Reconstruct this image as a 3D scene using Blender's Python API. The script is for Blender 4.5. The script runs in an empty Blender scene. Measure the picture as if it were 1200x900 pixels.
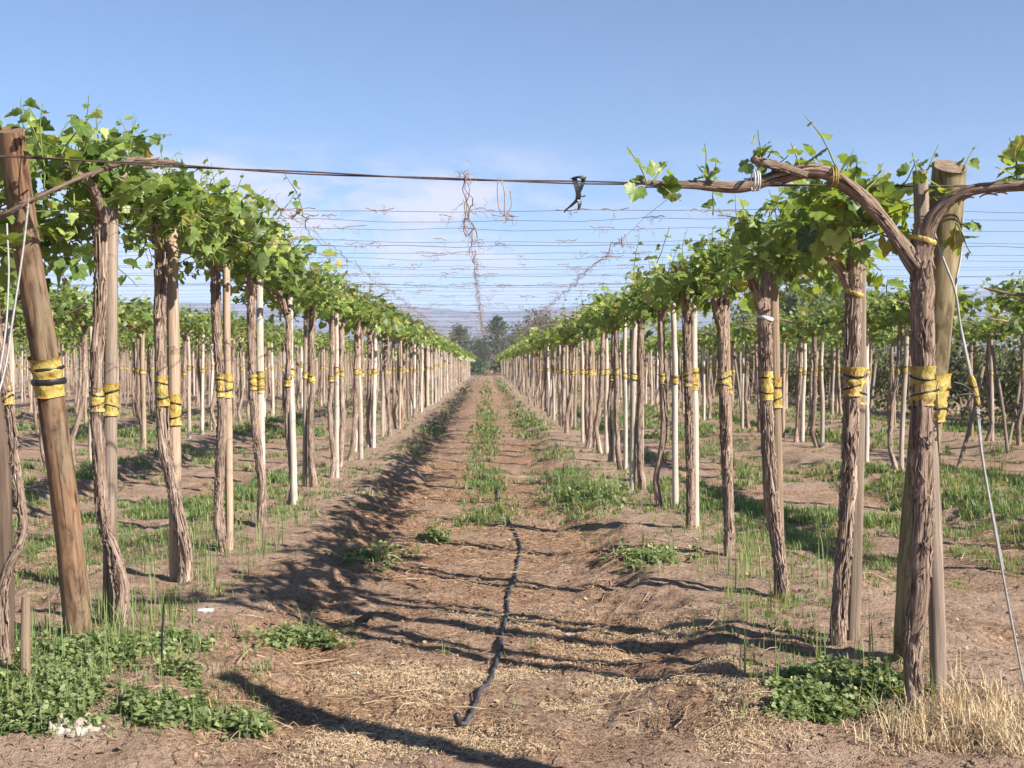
import bpy, math
import numpy as np
from mathutils import Vector, Matrix, Euler

SC = bpy.context.scene
COL = SC.collection
PI = math.pi
R = math.radians
rng = np.random.default_rng(7)

# ------------------------------------------------------------------ camera
F = 1400.0                      # focal length in photo pixels (1200 wide)
CAM = Vector((0.0, 0.0, 1.4))
ROT = Euler((R(90) - math.atan(24 / F), 0, -math.atan(30 / F)), 'XYZ')
M3 = ROT.to_matrix()


def at(px, py, d):
    """world point on the photo ray (px, py) at depth y = d"""
    v = M3 @ Vector(((px - 600) / F, (450 - py) / F, -1.0))
    return CAM + v * (d / v.y)


# ------------------------------------------------------------------ noise
def _h(ix, iy, s):
    n = (ix.astype(np.int64) * 374761393 + iy.astype(np.int64) * 668265263 + s * 974711) & 0x7fffffff
    n = ((n ^ (n >> 13)) * 1274126177) & 0x7fffffff
    n = n ^ (n >> 16)
    return (n & 0xffff) / 65535.0


def vnoise(x, y, s=0):
    x = np.asarray(x, float); y = np.asarray(y, float)
    ix = np.floor(x); iy = np.floor(y)
    fx = x - ix; fy = y - iy
    fx = fx * fx * (3 - 2 * fx); fy = fy * fy * (3 - 2 * fy)
    a = _h(ix, iy, s); b = _h(ix + 1, iy, s); c = _h(ix, iy + 1, s); d = _h(ix + 1, iy + 1, s)
    return (a * (1 - fx) + b * fx) * (1 - fy) + (c * (1 - fx) + d * fx) * fy


def fbm(x, y, s=0, o=3):
    t = 0; a = 0.5; n = 0
    for k in range(o):
        t = t + a * vnoise(x * 2 ** k + 17 * k, y * 2 ** k - 9 * k, s + k); n += a; a *= 0.5
    return t / n


def sstep(a, b, x):
    t = np.clip((np.asarray(x, float) - a) / (b - a), 0, 1)
    return t * t * (3 - 2 * t)


ROW0, PITCH, YEND = 1.76, 3.71, 140.0


def rowdist(x):
    f = np.mod((np.asarray(x, float) - ROW0) / PITCH + 0.5, 1.0) - 0.5
    return np.abs(f) * PITCH


def zg(x, y):
    x = np.asarray(x, float); y = np.asarray(y, float)
    inside = sstep(4.2, 5.4, y) * (1 - sstep(YEND, YEND + 6, y)) * (1 - sstep(11.2, 12.2, x))
    wob = 0.22 * (vnoise(x * 0.9, y * 0.9, 3) - 0.5)
    d = rowdist(x) + wob
    z = -0.13 + 0.13 * (1 - sstep(0.5, 1.15, d)) * inside
    near = 1 - sstep(18, 30, np.hypot(x, y))
    lump = np.exp(-((d - 0.85) / 0.3) ** 2) * inside
    z = z + near * (0.05 * (fbm(x * 1.3, y * 1.3, 11) - 0.5) + (0.040 + 0.12 * lump) * (fbm(x * 4.5, y * 4.5, 21) - 0.5)
                    + 0.034 * (fbm(x * 11, y * 11, 31) - 0.5))
    # the bank of earth that closes the far end
    z = z + .5 * np.exp(-((y - 176) / 9.0) ** 2) * (0.6 + 0.8 * vnoise(x * .05, y * .05, 5))
    return z


def zg1(x, y):
    return float(zg(np.array([x]), np.array([y]))[0])


# ------------------------------------------------------------------ mesh builder
class MB:
    def __init__(s):
        s.V = []; s.Q = []; s.T = []; s.qm = []; s.tm = []; s.tint = []; s.bk = []; s.n = 0

    def add(s, V, Q=None, T=None, mat=0, tint=None, bk=None):
        V = np.asarray(V, float).reshape(-1, 3)
        if Q is not None and len(Q):
            Q = np.asarray(Q, np.int64); s.Q.append(Q + s.n); s.qm.append(np.full(len(Q), mat))
        if T is not None and len(T):
            T = np.asarray(T, np.int64); s.T.append(T + s.n); s.tm.append(np.full(len(T), mat))
        n = len(V)
        s.V.append(V)
        s.tint.append(np.full(n, 0.5) if tint is None else np.broadcast_to(np.asarray(tint, float), (n,)))
        s.bk.append(V.copy() if bk is None else np.asarray(bk, float))
        s.n += n
        return s

    def merge(s, o, M=None):
        V = np.concatenate(o.V)
        if M is not None:
            A = np.array(M); V = V @ A[:3, :3].T + A[:3, 3]
        for q, m in zip(o.Q, o.qm):
            s.Q.append(q + s.n); s.qm.append(m)
        for q, m in zip(o.T, o.tm):
            s.T.append(q + s.n); s.tm.append(m)
        s.V.append(V); s.tint += o.tint; s.bk += o.bk; s.n += len(V)

    def mesh(s, name, mats, smooth=True):
        me = bpy.data.meshes.new(name)
        V = np.concatenate(s.V)
        Q = np.concatenate(s.Q) if s.Q else np.zeros((0, 4), np.int64)
        T = np.concatenate(s.T) if s.T else np.zeros((0, 3), np.int64)
        mi = np.concatenate(s.qm + s.tm)
        me.vertices.add(len(V)); me.vertices.foreach_set('co', V.astype(np.float32).ravel())
        nl = Q.size + T.size
        me.loops.add(nl)
        me.loops.foreach_set('vertex_index', np.concatenate([Q.ravel(), T.ravel()]).astype(np.int32))
        me.polygons.add(len(Q) + len(T))
        st = np.concatenate([np.arange(len(Q)) * 4, Q.size + np.arange(len(T)) * 3]).astype(np.int32)
        me.polygons.foreach_set('loop_start', st)
        me.polygons.foreach_set('material_index', mi.astype(np.int32))
        me.polygons.foreach_set('use_smooth', np.full(len(mi), smooth))
        a = me.attributes.new('tint', 'FLOAT', 'POINT')
        a.data.foreach_set('value', np.concatenate(s.tint).astype(np.float32))
        b = me.attributes.new('bk', 'FLOAT_VECTOR', 'POINT')
        b.data.foreach_set('vector', np.concatenate(s.bk).astype(np.float32).ravel())
        for m in (mats if isinstance(mats, (list, tuple)) else [mats]):
            me.materials.append(m)
        me.update(calc_edges=True); me.validate()
        return me

    def obj(s, name, mats, parent=None, smooth=True, loc=None):
        return link(name, s.mesh(name, mats, smooth), parent, loc)


def link(name, data, parent=None, loc=None):
    o = bpy.data.objects.new(name, data)
    COL.objects.link(o)
    if parent is not None:
        o.parent = parent
    if loc is not None:
        o.location = loc
    return o


def tag(o, label=None, cat=None, group=None, kind=None):
    if label: o['label'] = label
    if cat: o['category'] = cat
    if group: o['group'] = group
    if kind: o['kind'] = kind
    return o


def spline(P, n):
    """Catmull-Rom through rows of P (any columns), n samples"""
    P = np.asarray(P, float)
    Q = np.vstack([2 * P[0] - P[1], P, 2 * P[-1] - P[-2]])
    t = np.linspace(0, len(P) - 1 - 1e-9, n)
    i = np.floor(t).astype(int); u = (t - i)[:, None]
    a, b, c, d = Q[i], Q[i + 1], Q[i + 2], Q[i + 3]
    return 0.5 * (2 * b + (c - a) * u + (2 * a - 5 * b + 4 * c - d) * u ** 2 + (3 * b - a - 3 * c + d) * u ** 3)


def frames(P):
    T = np.gradient(P, axis=0)
    T /= np.linalg.norm(T, axis=1)[:, None] + 1e-12
    ref = np.array([0, 1, 0.0]) if abs(T[0][1]) < 0.8 else np.array([1, 0, 0.0])
    A = np.zeros_like(P)
    for i in range(len(P)):
        a = ref - T[i] * ref.dot(T[i]); a /= np.linalg.norm(a) + 1e-12
        A[i] = a; ref = a
    return T, A, np.cross(T, A)


def tube(mb, P, r, k=6, mat=0, tint=None, cap=True, rough=0.0, ridges=0, seed=0, square=0.0, flare=0.0):
    """tapering tube along P; rough/ridges give bark relief"""
    P = np.asarray(P, float); n = len(P)
    r = np.broadcast_to(np.asarray(r, float), (n,))
    T, A, B = frames(P)
    s = np.concatenate([[0], np.cumsum(np.linalg.norm(np.diff(P, axis=0), axis=1))])
    th = np.arange(k) * 2 * PI / k
    S, TH = np.meshgrid(s, th, indexing='ij')
    rad = np.repeat(r[:, None], k, 1)
    if square:
        c = np.maximum(np.abs(np.cos(TH)), np.abs(np.sin(TH)))
        rad = rad * (1 - square + square / c)
    if rough:
        tw = TH + 0.4 * np.sin(S * 1.7 + seed) + 0.25 * np.sin(S * 9 + seed)
        f = 0
        for q in range(3, 3 + max(ridges, 1)):
            f = f + np.abs(np.sin(tw * q * .5 + seed * q + 1.3 * np.sin(S * (3 + q) + q))) / max(ridges, 1)
        nz = fbm(np.cos(TH) * 2.5 + S * 9 + seed * 3, np.sin(TH) * 2.5 + S * 3, seed, 3)
        rad = rad * (1 + rough * 1.9 * (fbm(S * 6 + seed * 7, np.cos(TH) * .9 + 4, seed + 3, 2) - .5)) * (1 + flare * np.exp(-S / .10))
        rad = rad * (1 + rough * (f - 0.6) * 1.3 + rough * 1.6 * (nz - 0.5))
    V = P[:, None, :] + rad[..., None] * (np.cos(TH)[..., None] * A[:, None, :] + np.sin(TH)[..., None] * B[:, None, :])
    V = V.reshape(-1, 3)
    bk = np.stack([np.cos(TH) * 0.05, np.sin(TH) * 0.05, S + seed * 1.7], -1).reshape(-1, 3)
    i, j = np.meshgrid(np.arange(n - 1), np.arange(k), indexing='ij')
    a = (i * k + j).ravel(); b = (i * k + (j + 1) % k).ravel()
    Q = np.stack([a, b, b + k, a + k], 1)
    mb.add(V, Q, None, mat, tint, bk)
    if cap:
        for e, ring in ((0, 0), (n - 1, (n - 1) * k)):
            c = V[ring:ring + k].mean(0)
            W = np.vstack([V[ring:ring + k], c])
            jj = np.arange(k)
            Tt = np.stack([(jj + 1) % k, jj, np.full(k, k)], 1) if e == 0 else np.stack([jj, (jj + 1) % k, np.full(k, k)], 1)
            wb = np.vstack([bk[ring:ring + k], [0, 0, s[e]]])
            mb.add(W, None, Tt, mat, tint if np.ndim(tint) == 0 else None, wb)


# ------------------------------------------------------------------ materials
def mat(name):
    m = bpy.data.materials.new(name); m.use_nodes = True
    nt = m.node_tree
    for n in list(nt.nodes): nt.nodes.remove(n)
    out = nt.nodes.new('ShaderNodeOutputMaterial')
    return m, nt, out


def N(nt, t, **k):
    n = nt.nodes.new(t)
    for a, v in k.items():
        if a.startswith('_'):
            setattr(n, a[1:], v)
        else:
            n.inputs[a.replace('__', ' ')].default_value = v
    return n


def ramp(nt, src, stops):
    r = nt.nodes.new('ShaderNodeValToRGB')
    el = r.color_ramp.elements
    while len(el) < len(stops): el.new(0.5)
    for e, (p, c) in zip(el, stops):
        e.position = p; e.color = (*c, 1)
    nt.links.new(src, r.inputs[0])
    return r.outputs[0]


def mixc(nt, fac, a, b, mode='MIX'):
    m = nt.nodes.new('ShaderNodeMix'); m.data_type = 'RGBA'; m.blend_type = mode
    for sock, v in ((m.inputs[0], fac), (m.inputs[6], a), (m.inputs[7], b)):
        if hasattr(v, 'is_linked') or hasattr(v, 'links'):
            nt.links.new(v, sock)
        elif isinstance(v, (int, float)):
            sock.default_value = v
        else:
            sock.default_value = (*v, 1)
    return m.outputs[2]


def attr(nt, name, vec=False):
    a = nt.nodes.new('ShaderNodeAttribute'); a.attribute_name = name
    return a.outputs['Vector'] if vec else a.outputs['Fac']


def noise(nt, vec, scale, detail=4, rough=0.55, dist=0.0):
    n = N(nt, 'ShaderNodeTexNoise', Scale=scale, Detail=detail, Roughness=rough, Distortion=dist)
    if vec is not None: nt.links.new(vec, n.inputs['Vector'])
    return n.outputs['Fac']


def scaled(nt, vec, s):
    m = nt.nodes.new('ShaderNodeVectorMath'); m.operation = 'MULTIPLY'
    nt.links.new(vec, m.inputs[0]); m.inputs[1].default_value = s
    return m.outputs[0]


def bump(nt, h, strength, dist):
    b = N(nt, 'ShaderNodeBump', Strength=strength, Distance=dist)
    nt.links.new(h, b.inputs['Height'])
    return b.outputs['Normal']


def principled(nt, out, col, rough=0.9, nrm=None, spec=0.25):
    p = nt.nodes.new('ShaderNodeBsdfPrincipled')
    if hasattr(col, 'links'): nt.links.new(col, p.inputs['Base Color'])
    else: p.inputs['Base Color'].default_value = (*col, 1)
    p.inputs['Roughness'].default_value = rough
    p.inputs['Specular IOR Level'].default_value = spec
    if nrm is not None: nt.links.new(nrm, p.inputs['Normal'])
    nt.links.new(p.outputs[0], out.inputs['Surface'])
    return p


def objrand(nt):
    return nt.nodes.new('ShaderNodeObjectInfo').outputs['Random']


def m_bark():
    m, nt, out = mat('vine_bark')
    v = attr(nt, 'bk', True)
    fib = noise(nt, scaled(nt, v, (85, 85, 13)), 1.0, 7, 0.7, 1.3)
    big = noise(nt, scaled(nt, v, (22, 22, 3)), 1.0, 3)
    c = ramp(nt, fib, [(0.30, (.045, .032, .026)), (0.42, (.27, .21, .175)), (0.57, (.48, .405, .35)), (0.76, (.63, .56, .50))])
    c = mixc(nt, big, c, (.30, .20, .15), 'MIX') if False else c
    t = ramp(nt, big, [(0.3, (.62, .55, .5)), (0.7, (1.1, 1.05, 1.0))])
    fis = noise(nt, scaled(nt, v, (70, 70, 4.0)), 1.0, 5, 0.6, 0.8)
    c = mixc(nt, 1.0, c, ramp(nt, fis, [(0.36, (.22, .19, .17)), (0.47, (.85, .84, .83)), (0.6, (1.08, 1.08, 1.08))]), 'MULTIPLY')
    c = mixc(nt, 1.0, c, t, 'MULTIPLY')
    orr = ramp(nt, objrand(nt), [(0, (.8, .76, .74)), (1, (1.12, 1.1, 1.1))])
    c = mixc(nt, 1.0, c, orr, 'MULTIPLY')
    principled(nt, out, c, 0.95, bump(nt, fis, 0.8, 0.016), 0.08)
    return m


def m_wood(name, dark, mid, light, stain=None, grain=1.0, vary=True):
    m, nt, out = mat(name)
    v = attr(nt, 'bk', True)
    g = noise(nt, scaled(nt, v, (75 * grain, 75 * grain, 2.2)), 1.0, 6, 0.7, 0.25)
    b = noise(nt, scaled(nt, v, (14, 14, 1.6)), 1.0, 4)
    c = ramp(nt, g, [(0.28, dark), (0.5, mid), (0.74, light)])
    if stain is not None:
        c = mixc(nt, ramp(nt, b, [(0.42, (0, 0, 0)), (0.64, (.8, .8, .8))]), c, stain)
    else:
        c = mixc(nt, 1.0, c, ramp(nt, b, [(0.3, (.72, .7, .68)), (0.7, (1.1, 1.08, 1.05))]), 'MULTIPLY')
    if vary:
        c = mixc(nt, 1.0, c, ramp(nt, objrand(nt), [(0, (.72, .68, .64)), (1, (1.15, 1.12, 1.1))]), 'MULTIPLY')
    if not vary:
        wv = noise(nt, scaled(nt, v, (26, 26, 5)), 1.0, 5, 0.65, 1.2)
        c = mixc(nt, 1.0, c, ramp(nt, wv, [(0.34, (.42, .38, .36)), (0.5, (.95, .95, .95)), (0.68, (1.25, 1.22, 1.18))]), 'MULTIPLY')
        kn = nt.nodes.new('ShaderNodeTexVoronoi'); nt.links.new(scaled(nt, v, (16, 16, 3.2)), kn.inputs['Vector']); kn.inputs['Scale'].default_value = 1.0
        c = mixc(nt, 1.0, c, ramp(nt, kn.outputs['Distance'], [(0.06, (.25, .2, .18)), (0.14, (.8, .78, .76)), (0.2, (1, 1, 1))]), 'MULTIPLY')
    crack = noise(nt, scaled(nt, v, (110, 110, 1.2)), 1.0, 3, 0.5)
    c = mixc(nt, 1.0, c, ramp(nt, crack, [(0.30, (.3, .27, .25)), (0.40, (1, 1, 1))]), 'MULTIPLY')
    principled(nt, out, c, 0.85, bump(nt, g, 0.5, 0.006), 0.2)
    return m


def m_leaf(name, cols, trans=0.4, rough=0.42, through=(1.75, 1.65, .55)):
    m, nt, out = mat(name)
    t = attr(nt, 'tint')
    c = ramp(nt, t, cols)
    if name == 'vine_leaf':
        sx = nt.nodes.new('ShaderNodeSeparateXYZ'); nt.links.new(attr(nt, 'bk', True), sx.inputs[0])
        def mt(op, a, b=0.0):
            q = nt.nodes.new('ShaderNodeMath'); q.operation = op
            for i_, v_ in enumerate((a, b)):
                if hasattr(v_, 'links'): nt.links.new(v_, q.inputs[i_])
                else: q.inputs[i_].default_value = v_
            return q.outputs[0]
        y1 = mt('ADD', sx.outputs[1], .06)
        ang = mt('ARCTAN2', sx.outputs[0], y1)
        fr = mt('ABSOLUTE', mt('SUBTRACT', mt('FRACT', mt('ADD', mt('MULTIPLY', ang, 1.55), 10.5)), .5))
        rr_ = mt('SQRT', mt('ADD', mt('MULTIPLY', sx.outputs[0], sx.outputs[0]), mt('MULTIPLY', y1, y1)))
        vein = mt('LESS_THAN', mt('MULTIPLY', fr, rr_), .014)
        c = mixc(nt, mt('MULTIPLY', vein, .45), c, (.34, .40, .17))
    geo = nt.nodes.new('ShaderNodeNewGeometry')
    nz = noise(nt, geo.outputs['Position'], 26, 3)
    c = mixc(nt, 1.0, c, ramp(nt, nz, [(0.3, (.72, .76, .7)), (0.7, (1.2, 1.16, 1.1))]), 'MULTIPLY')
    c = mixc(nt, geo.outputs['Backfacing'], c, mixc(nt, 0.35, c, (.22, .30, .14))) if trans > .12 else c
    p = principled(nt, out, c, rough, None, 0.35)
    tr = nt.nodes.new('ShaderNodeBsdfTranslucent')
    tc = mixc(nt, 1.0, c, through, 'MULTIPLY')
    nt.links.new(tc, tr.inputs['Color'])
    mx = nt.nodes.new('ShaderNodeMixShader'); mx.inputs[0].default_value = trans
    nt.links.new(p.outputs[0], mx.inputs[1]); nt.links.new(tr.outputs[0], mx.inputs[2])
    nt.links.new(mx.outputs[0], out.inputs['Surface'])
    return m


def m_plain(name, col, rough=0.6, spec=0.3, var=0.0, scale=20, metal=0.0):
    m, nt, out = mat(name)
    c = col
    nrm = None
    if var:
        tc = nt.nodes.new('ShaderNodeTexCoord')
        nz = noise(nt, tc.outputs['Object'], scale, 4)
        c = ramp(nt, nz, [(0.3, tuple(x * (1 - var) for x in col)), (0.7, tuple(min(1, x * (1 + var)) for x in col))])
        nrm = bump(nt, nz, 0.3, 0.004)
    p = principled(nt, out, c, rough, nrm, spec)
    p.inputs['Metallic'].default_value = metal
    return m


def m_tape():
    m, nt, out = mat('yellow_tape')
    v = attr(nt, 'bk', True)
    nz = noise(nt, scaled(nt, v, (30, 30, 26)), 1.0, 3)
    c = ramp(nt, nz, [(0.30, (.32, .16, .035)), (0.42, (.43, .28, .06)), (0.52, (.47, .385, .105)), (0.64, (.42, .35, .10)), (0.74, (.40, .22, .05))])
    d = noise(nt, scaled(nt, v, (70, 70, 40)), 1.0, 4)
    c = mixc(nt, 1.0, c, ramp(nt, d, [(0.33, (.55, .5, .45)), (0.5, (1, 1, 1))]), 'MULTIPLY')
    c = mixc(nt, 1.0, c, ramp(nt, objrand(nt), [(0, (.75, .72, .7)), (1, (1.08, 1.08, 1.08))]), 'MULTIPLY')
    principled(nt, out, c, 0.55, bump(nt, nz, 0.8, 0.014), 0.35)
    return m


def m_soil():
    m, nt, out = mat('vineyard_soil')
    geo = nt.nodes.new('ShaderNodeNewGeometry')
    P = geo.outputs['Position']
    big = noise(nt, P, 0.55, 5, 0.6)
    mid = noise(nt, P, 3.2, 6, 0.62, 0.4)
    fine = noise(nt, P, 34, 6, 0.7)
    grit = noise(nt, P, 150, 3, 0.6)
    c = ramp(nt, mid, [(0.28, (.29, .182, .128)), (0.47, (.425, .29, .21)), (0.66, (.53, .39, .295))])
    c = mixc(nt, ramp(nt, big, [(0.40, (0, 0, 0)), (0.62, (.75, .75, .75))]), c, (.475, .35, .265))
    # dry litter ground into the aisle floor (attribute set per vertex: where litter lies)
    lit = attr(nt, 'tint')
    lc = ramp(nt, fine, [(0.32, (.16, .083, .050)), (0.46, (.345, .198, .128)), (0.60, (.50, .325, .215)), (0.78, (.60, .44, .30))])
    c = mixc(nt, lit, c, lc)
    c = mixc(nt, 1.0, c, ramp(nt, fine, [(0.30, (.42, .38, .35)), (0.46, (.92, .91, .9)), (0.62, (1.1, 1.09, 1.08))]), 'MULTIPLY')
    c = mixc(nt, 1.0, c, ramp(nt, grit, [(0.30, (.66, .63, .6)), (0.5, (1.03, 1.03, 1.03))]), 'MULTIPLY')
    h = nt.nodes.new('ShaderNodeMath'); h.operation = 'ADD'
    nt.links.new(fine, h.inputs[0])
    g2 = nt.nodes.new('ShaderNodeMath'); g2.operation = 'MULTIPLY'; g2.inputs[1].default_value = 0.35
    nt.links.new(grit, g2.inputs[0]); nt.links.new(g2.outputs[0], h.inputs[1])
    principled(nt, out, c, 0.97, bump(nt, h.outputs[0], 1.0, 0.05), 0.08)
    return m


BARK = m_bark()
W_GREY = m_wood('weathered_grey_wood', (.12, .095, .08), (.285, .235, .195), (.42, .36, .31))
W_TAN = m_wood('tan_wood', (.18, .13, .09), (.37, .29, .22), (.50, .41, .32))
W_WHITE = m_wood('bleached_wood', (.27, .225, .19), (.52, .47, .42), (.68, .64, .595))
W_ORANGE = m_wood('orange_brown_wood', (.08, .042, .026), (.215, .12, .07), (.34, .225, .145), (.175, .135, .09), 0.8, False)
W_OLIVE = m_wood('olive_brown_wood', (.12, .09, .045), (.225, .18, .10), (.32, .27, .165), (.165, .13, .08), 0.8, False)
W_DARK = m_wood('dark_old_wood', (.05, .035, .028), (.13, .095, .075), (.22, .17, .14), None, 0.8)
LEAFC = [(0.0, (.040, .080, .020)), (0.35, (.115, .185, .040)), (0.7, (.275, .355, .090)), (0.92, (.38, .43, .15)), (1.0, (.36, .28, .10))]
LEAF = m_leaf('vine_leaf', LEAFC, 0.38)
CANE = m_plain('green_shoot', (.16, .20, .06), 0.6, 0.3, .3)
WEED = m_leaf('weed_leaf', [(0, (.075, .115, .045)), (0.5, (.18, .235, .10)), (1, (.33, .37, .18))], 0.3, 0.6)
GRASS = m_leaf('grass_blade', [(0, (.055, .10, .03)), (0.5, (.14, .205, .07)), (0.85, (.27, .31, .13)), (1, (.52, .42, .24))], 0.35, 0.5)
STRAW = m_leaf('dry_straw', [(0, (.14, .08, .05)), (0.4, (.30, .195, .125)), (0.7, (.46, .33, .215)), (1, (.62, .49, .33))], 0.1, 0.7, (1, 1, 1))
TENDRIL = m_plain('dried_tendril', (.30, .215, .17), 0.8, 0.15, .4, 60)
TAPE = m_tape()
BLACK = m_plain('black_plastic', (.016, .016, .018), 0.45, 0.4)
HOSE = m_plain('dusty_black_hose', (.055, .055, .060), 0.55, 0.35, .45, 9)
WIRE = m_plain('rusty_wire', (.075, .055, .048), 0.6, 0.4, .3, 30)
CABLE = m_plain('rusted_cable', (.085, .055, .042), 0.7, 0.3, .4, 40)
GUY = m_plain('grey_cable', (.27, .26, .255), 0.5, 0.5, .2, 40)
CLOTH = m_plain('dirty_white_cloth', (.34, .285, .24), 0.9, 0.1, .45, 30)
WHITEP = m_plain('white_plastic', (.5, .5, .49), 0.5, 0.4, .1, 40)
SOIL = m_soil()
TREELEAF = m_leaf('tree_leaf', [(0, (.022, .040, .018)), (0.5, (.050, .080, .032)), (1, (.105, .135, .05))], 0.25, 0.6)
PALELEAF = m_leaf('pale_tree_leaf', [(0, (.06, .09, .03)), (0.5, (.11, .15, .05)), (1, (.19, .22, .08))], 0.3, 0.6)
SCRUB = m_leaf('scrub_leaf', [(0, (.045, .045, .022)), (0.5, (.10, .10, .045)), (1, (.19, .16, .08))], 0.2, 0.7)
W_END = m_plain('sawn_end_grain', (.21, .155, .11), .9, .1, .4, 45)
ROCKM = m_plain('mountain_rock', (.15, .15, .16), 0.95, 0.1, .35, .02)

# ------------------------------------------------------------------ ground
def axis(a, b, step, lim_lo, lim_hi, g=1.13):
    c = list(np.arange(a, b, step))
    s = step; x = c[-1]
    while x < lim_hi:
        s = min(s * g, 400); x += s; c.append(x)
    s = step; x = a; lo = []
    while x > lim_lo:
        s = min(s * g, 400); x -= s; lo.append(x)
    return np.array(lo[::-1] + c)


gx = axis(-4.5, 4.8, 0.033, -2900, 2900, 1.07)
gy = axis(3.6, 13.0, 0.033, -280, 2900, 1.035)
GX, GY = np.meshgrid(gx, gy, indexing='ij')
GZ = zg(GX, GY)


import bisect
_gx, _gy = gx.tolist(), gy.tolist()


def zg1(x, y):
    """ground height read off the ground sheet itself"""
    i = min(max(bisect.bisect_right(_gx, x) - 1, 0), len(_gx) - 2); j = min(max(bisect.bisect_right(_gy, y) - 1, 0), len(_gy) - 2)
    u = (x - _gx[i]) / (_gx[i + 1] - _gx[i]); v = (y - _gy[j]) / (_gy[j + 1] - _gy[j])
    return float((GZ[i, j] * (1 - u) + GZ[i + 1, j] * u) * (1 - v) + (GZ[i, j + 1] * (1 - u) + GZ[i + 1, j + 1] * u) * v)


def litter(x, y):
    """where dry straw and leaf litter covers the soil"""
    d = np.abs(np.asarray(x, float) + 0.08)
    ins = sstep(4.35, 5.3, y + 0.8 * (fbm(x * 1.1, y * 1.1, 51) - 0.5))
    aisle = (1 - sstep(0.85, 1.45, d + 0.5 * (fbm(x * 1.6, y * 1.6, 52) - .5)))
    n = sstep(0.34, 0.58, fbm(x * 1.9, y * 1.9, 53, 4))
    side = 0.55 * sstep(0.42, 0.66, fbm(x * 1.2, y * 1.2, 54, 4)) * sstep(2.3, 2.9, np.abs(x))
    a0 = np.abs(x) < 2.1
    return np.clip(ins * (aisle * (0.35 + 0.65 * n) * a0 + side), 0, 1)


mb = MB()
nx, ny = len(gx), len(gy)
i, j = np.meshgrid(np.arange(nx - 1), np.arange(ny - 1), indexing='ij')
a = (i * ny + j).ravel()
mb.add(np.stack([GX, GY, GZ], -1).reshape(-1, 3), np.stack([a, a + ny, a + ny + 1, a + 1], 1), None, 0, litter(GX, GY).ravel())
tag(mb.obj('ground', SOIL), 'dry brown vineyard soil with raised planting ridges', 'ground', kind='structure')

# ------------------------------------------------------------------ leaves
_half = [(.10, -.27), (.27, -.34), (.44, -.24), (.47, -.08), (.61, .07), (.57, .19), (.49, .25), (.50, .40), (.36, .46), (.25, .48), (.17, .64)]
LO0 = np.array([(0, -.06)] + _half + [(0, .80)] + [(-x, y) for x, y in _half[::-1]])
LO1 = np.array([(0, -.1), (.28, -.32), (.48, -.12), (.58, .14), (.44, .42), (0, .78), (-.44, .42), (-.58, .14), (-.48, -.12), (-.28, -.32)])
LO2 = np.array([(0, -.2), (.5, .15), (0, .75), (-.5, .15)])


def add_leaves(mb, pos, axis_, nrm, size, tint, lod=0, mat=0, r=rng):
    pos = np.asarray(pos, float); n = len(pos)
    if n == 0: return
    ax = np.asarray(axis_, float); ax = ax / (np.linalg.norm(ax, axis=1)[:, None] + 1e-9)
    nr = np.asarray(nrm, float); nr = nr - ax * (nr * ax).sum(1)[:, None]
    nr = nr / (np.linalg.norm(nr, axis=1)[:, None] + 1e-9)
    sd = np.cross(ax, nr)
    out = (LO0, LO1, LO2)[lod]
    size = np.broadcast_to(np.asarray(size, float), (n,))
    fold = r.uniform(-.2, .6, n)[:, None]; curl = r.uniform(-.25, .8, n)[:, None]
    asp = r.uniform(.85, 1.15, n)[:, None]
    if lod == 2:
        x, y = out[:, 0][None], out[:, 1][None]
        z = fold * np.abs(x) - curl * y ** 2
        V = pos[:, None] + size[:, None, None] * ((x * asp)[..., None] * sd[:, None] + y[..., None] * ax[:, None] + z[..., None] * nr[:, None])
        base = np.arange(n)[:, None] * 4
        mb.add(V.reshape(-1, 3), base + np.array([0, 1, 2, 3]), None, mat, np.repeat(tint, 4))
        return
    pts = np.vstack([[(0, .12)], out]); k = len(out)
    x, y = pts[:, 0][None], pts[:, 1][None]
    wav = r.uniform(-.06, .06, (n, k + 1))
    z = fold * np.abs(x) - curl * np.maximum(y, 0) ** 2 + wav
    V = pos[:, None] + size[:, None, None] * ((x * asp)[..., None] * sd[:, None] + y[..., None] * ax[:, None] + z[..., None] * nr[:, None])
    base = np.arange(n)[:, None, None] * (k + 1)
    jj = np.arange(k)
    T = np.stack([np.zeros(k, int), 1 + jj, 1 + (jj + 1) % k], 1)[None] + base
    mb.add(V.reshape(-1, 3), None, T.reshape(-1, 3), mat, np.repeat(tint, k + 1), np.tile(np.column_stack([pts[:, 0], pts[:, 1], np.zeros(k + 1)]), (n, 1)))


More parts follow.
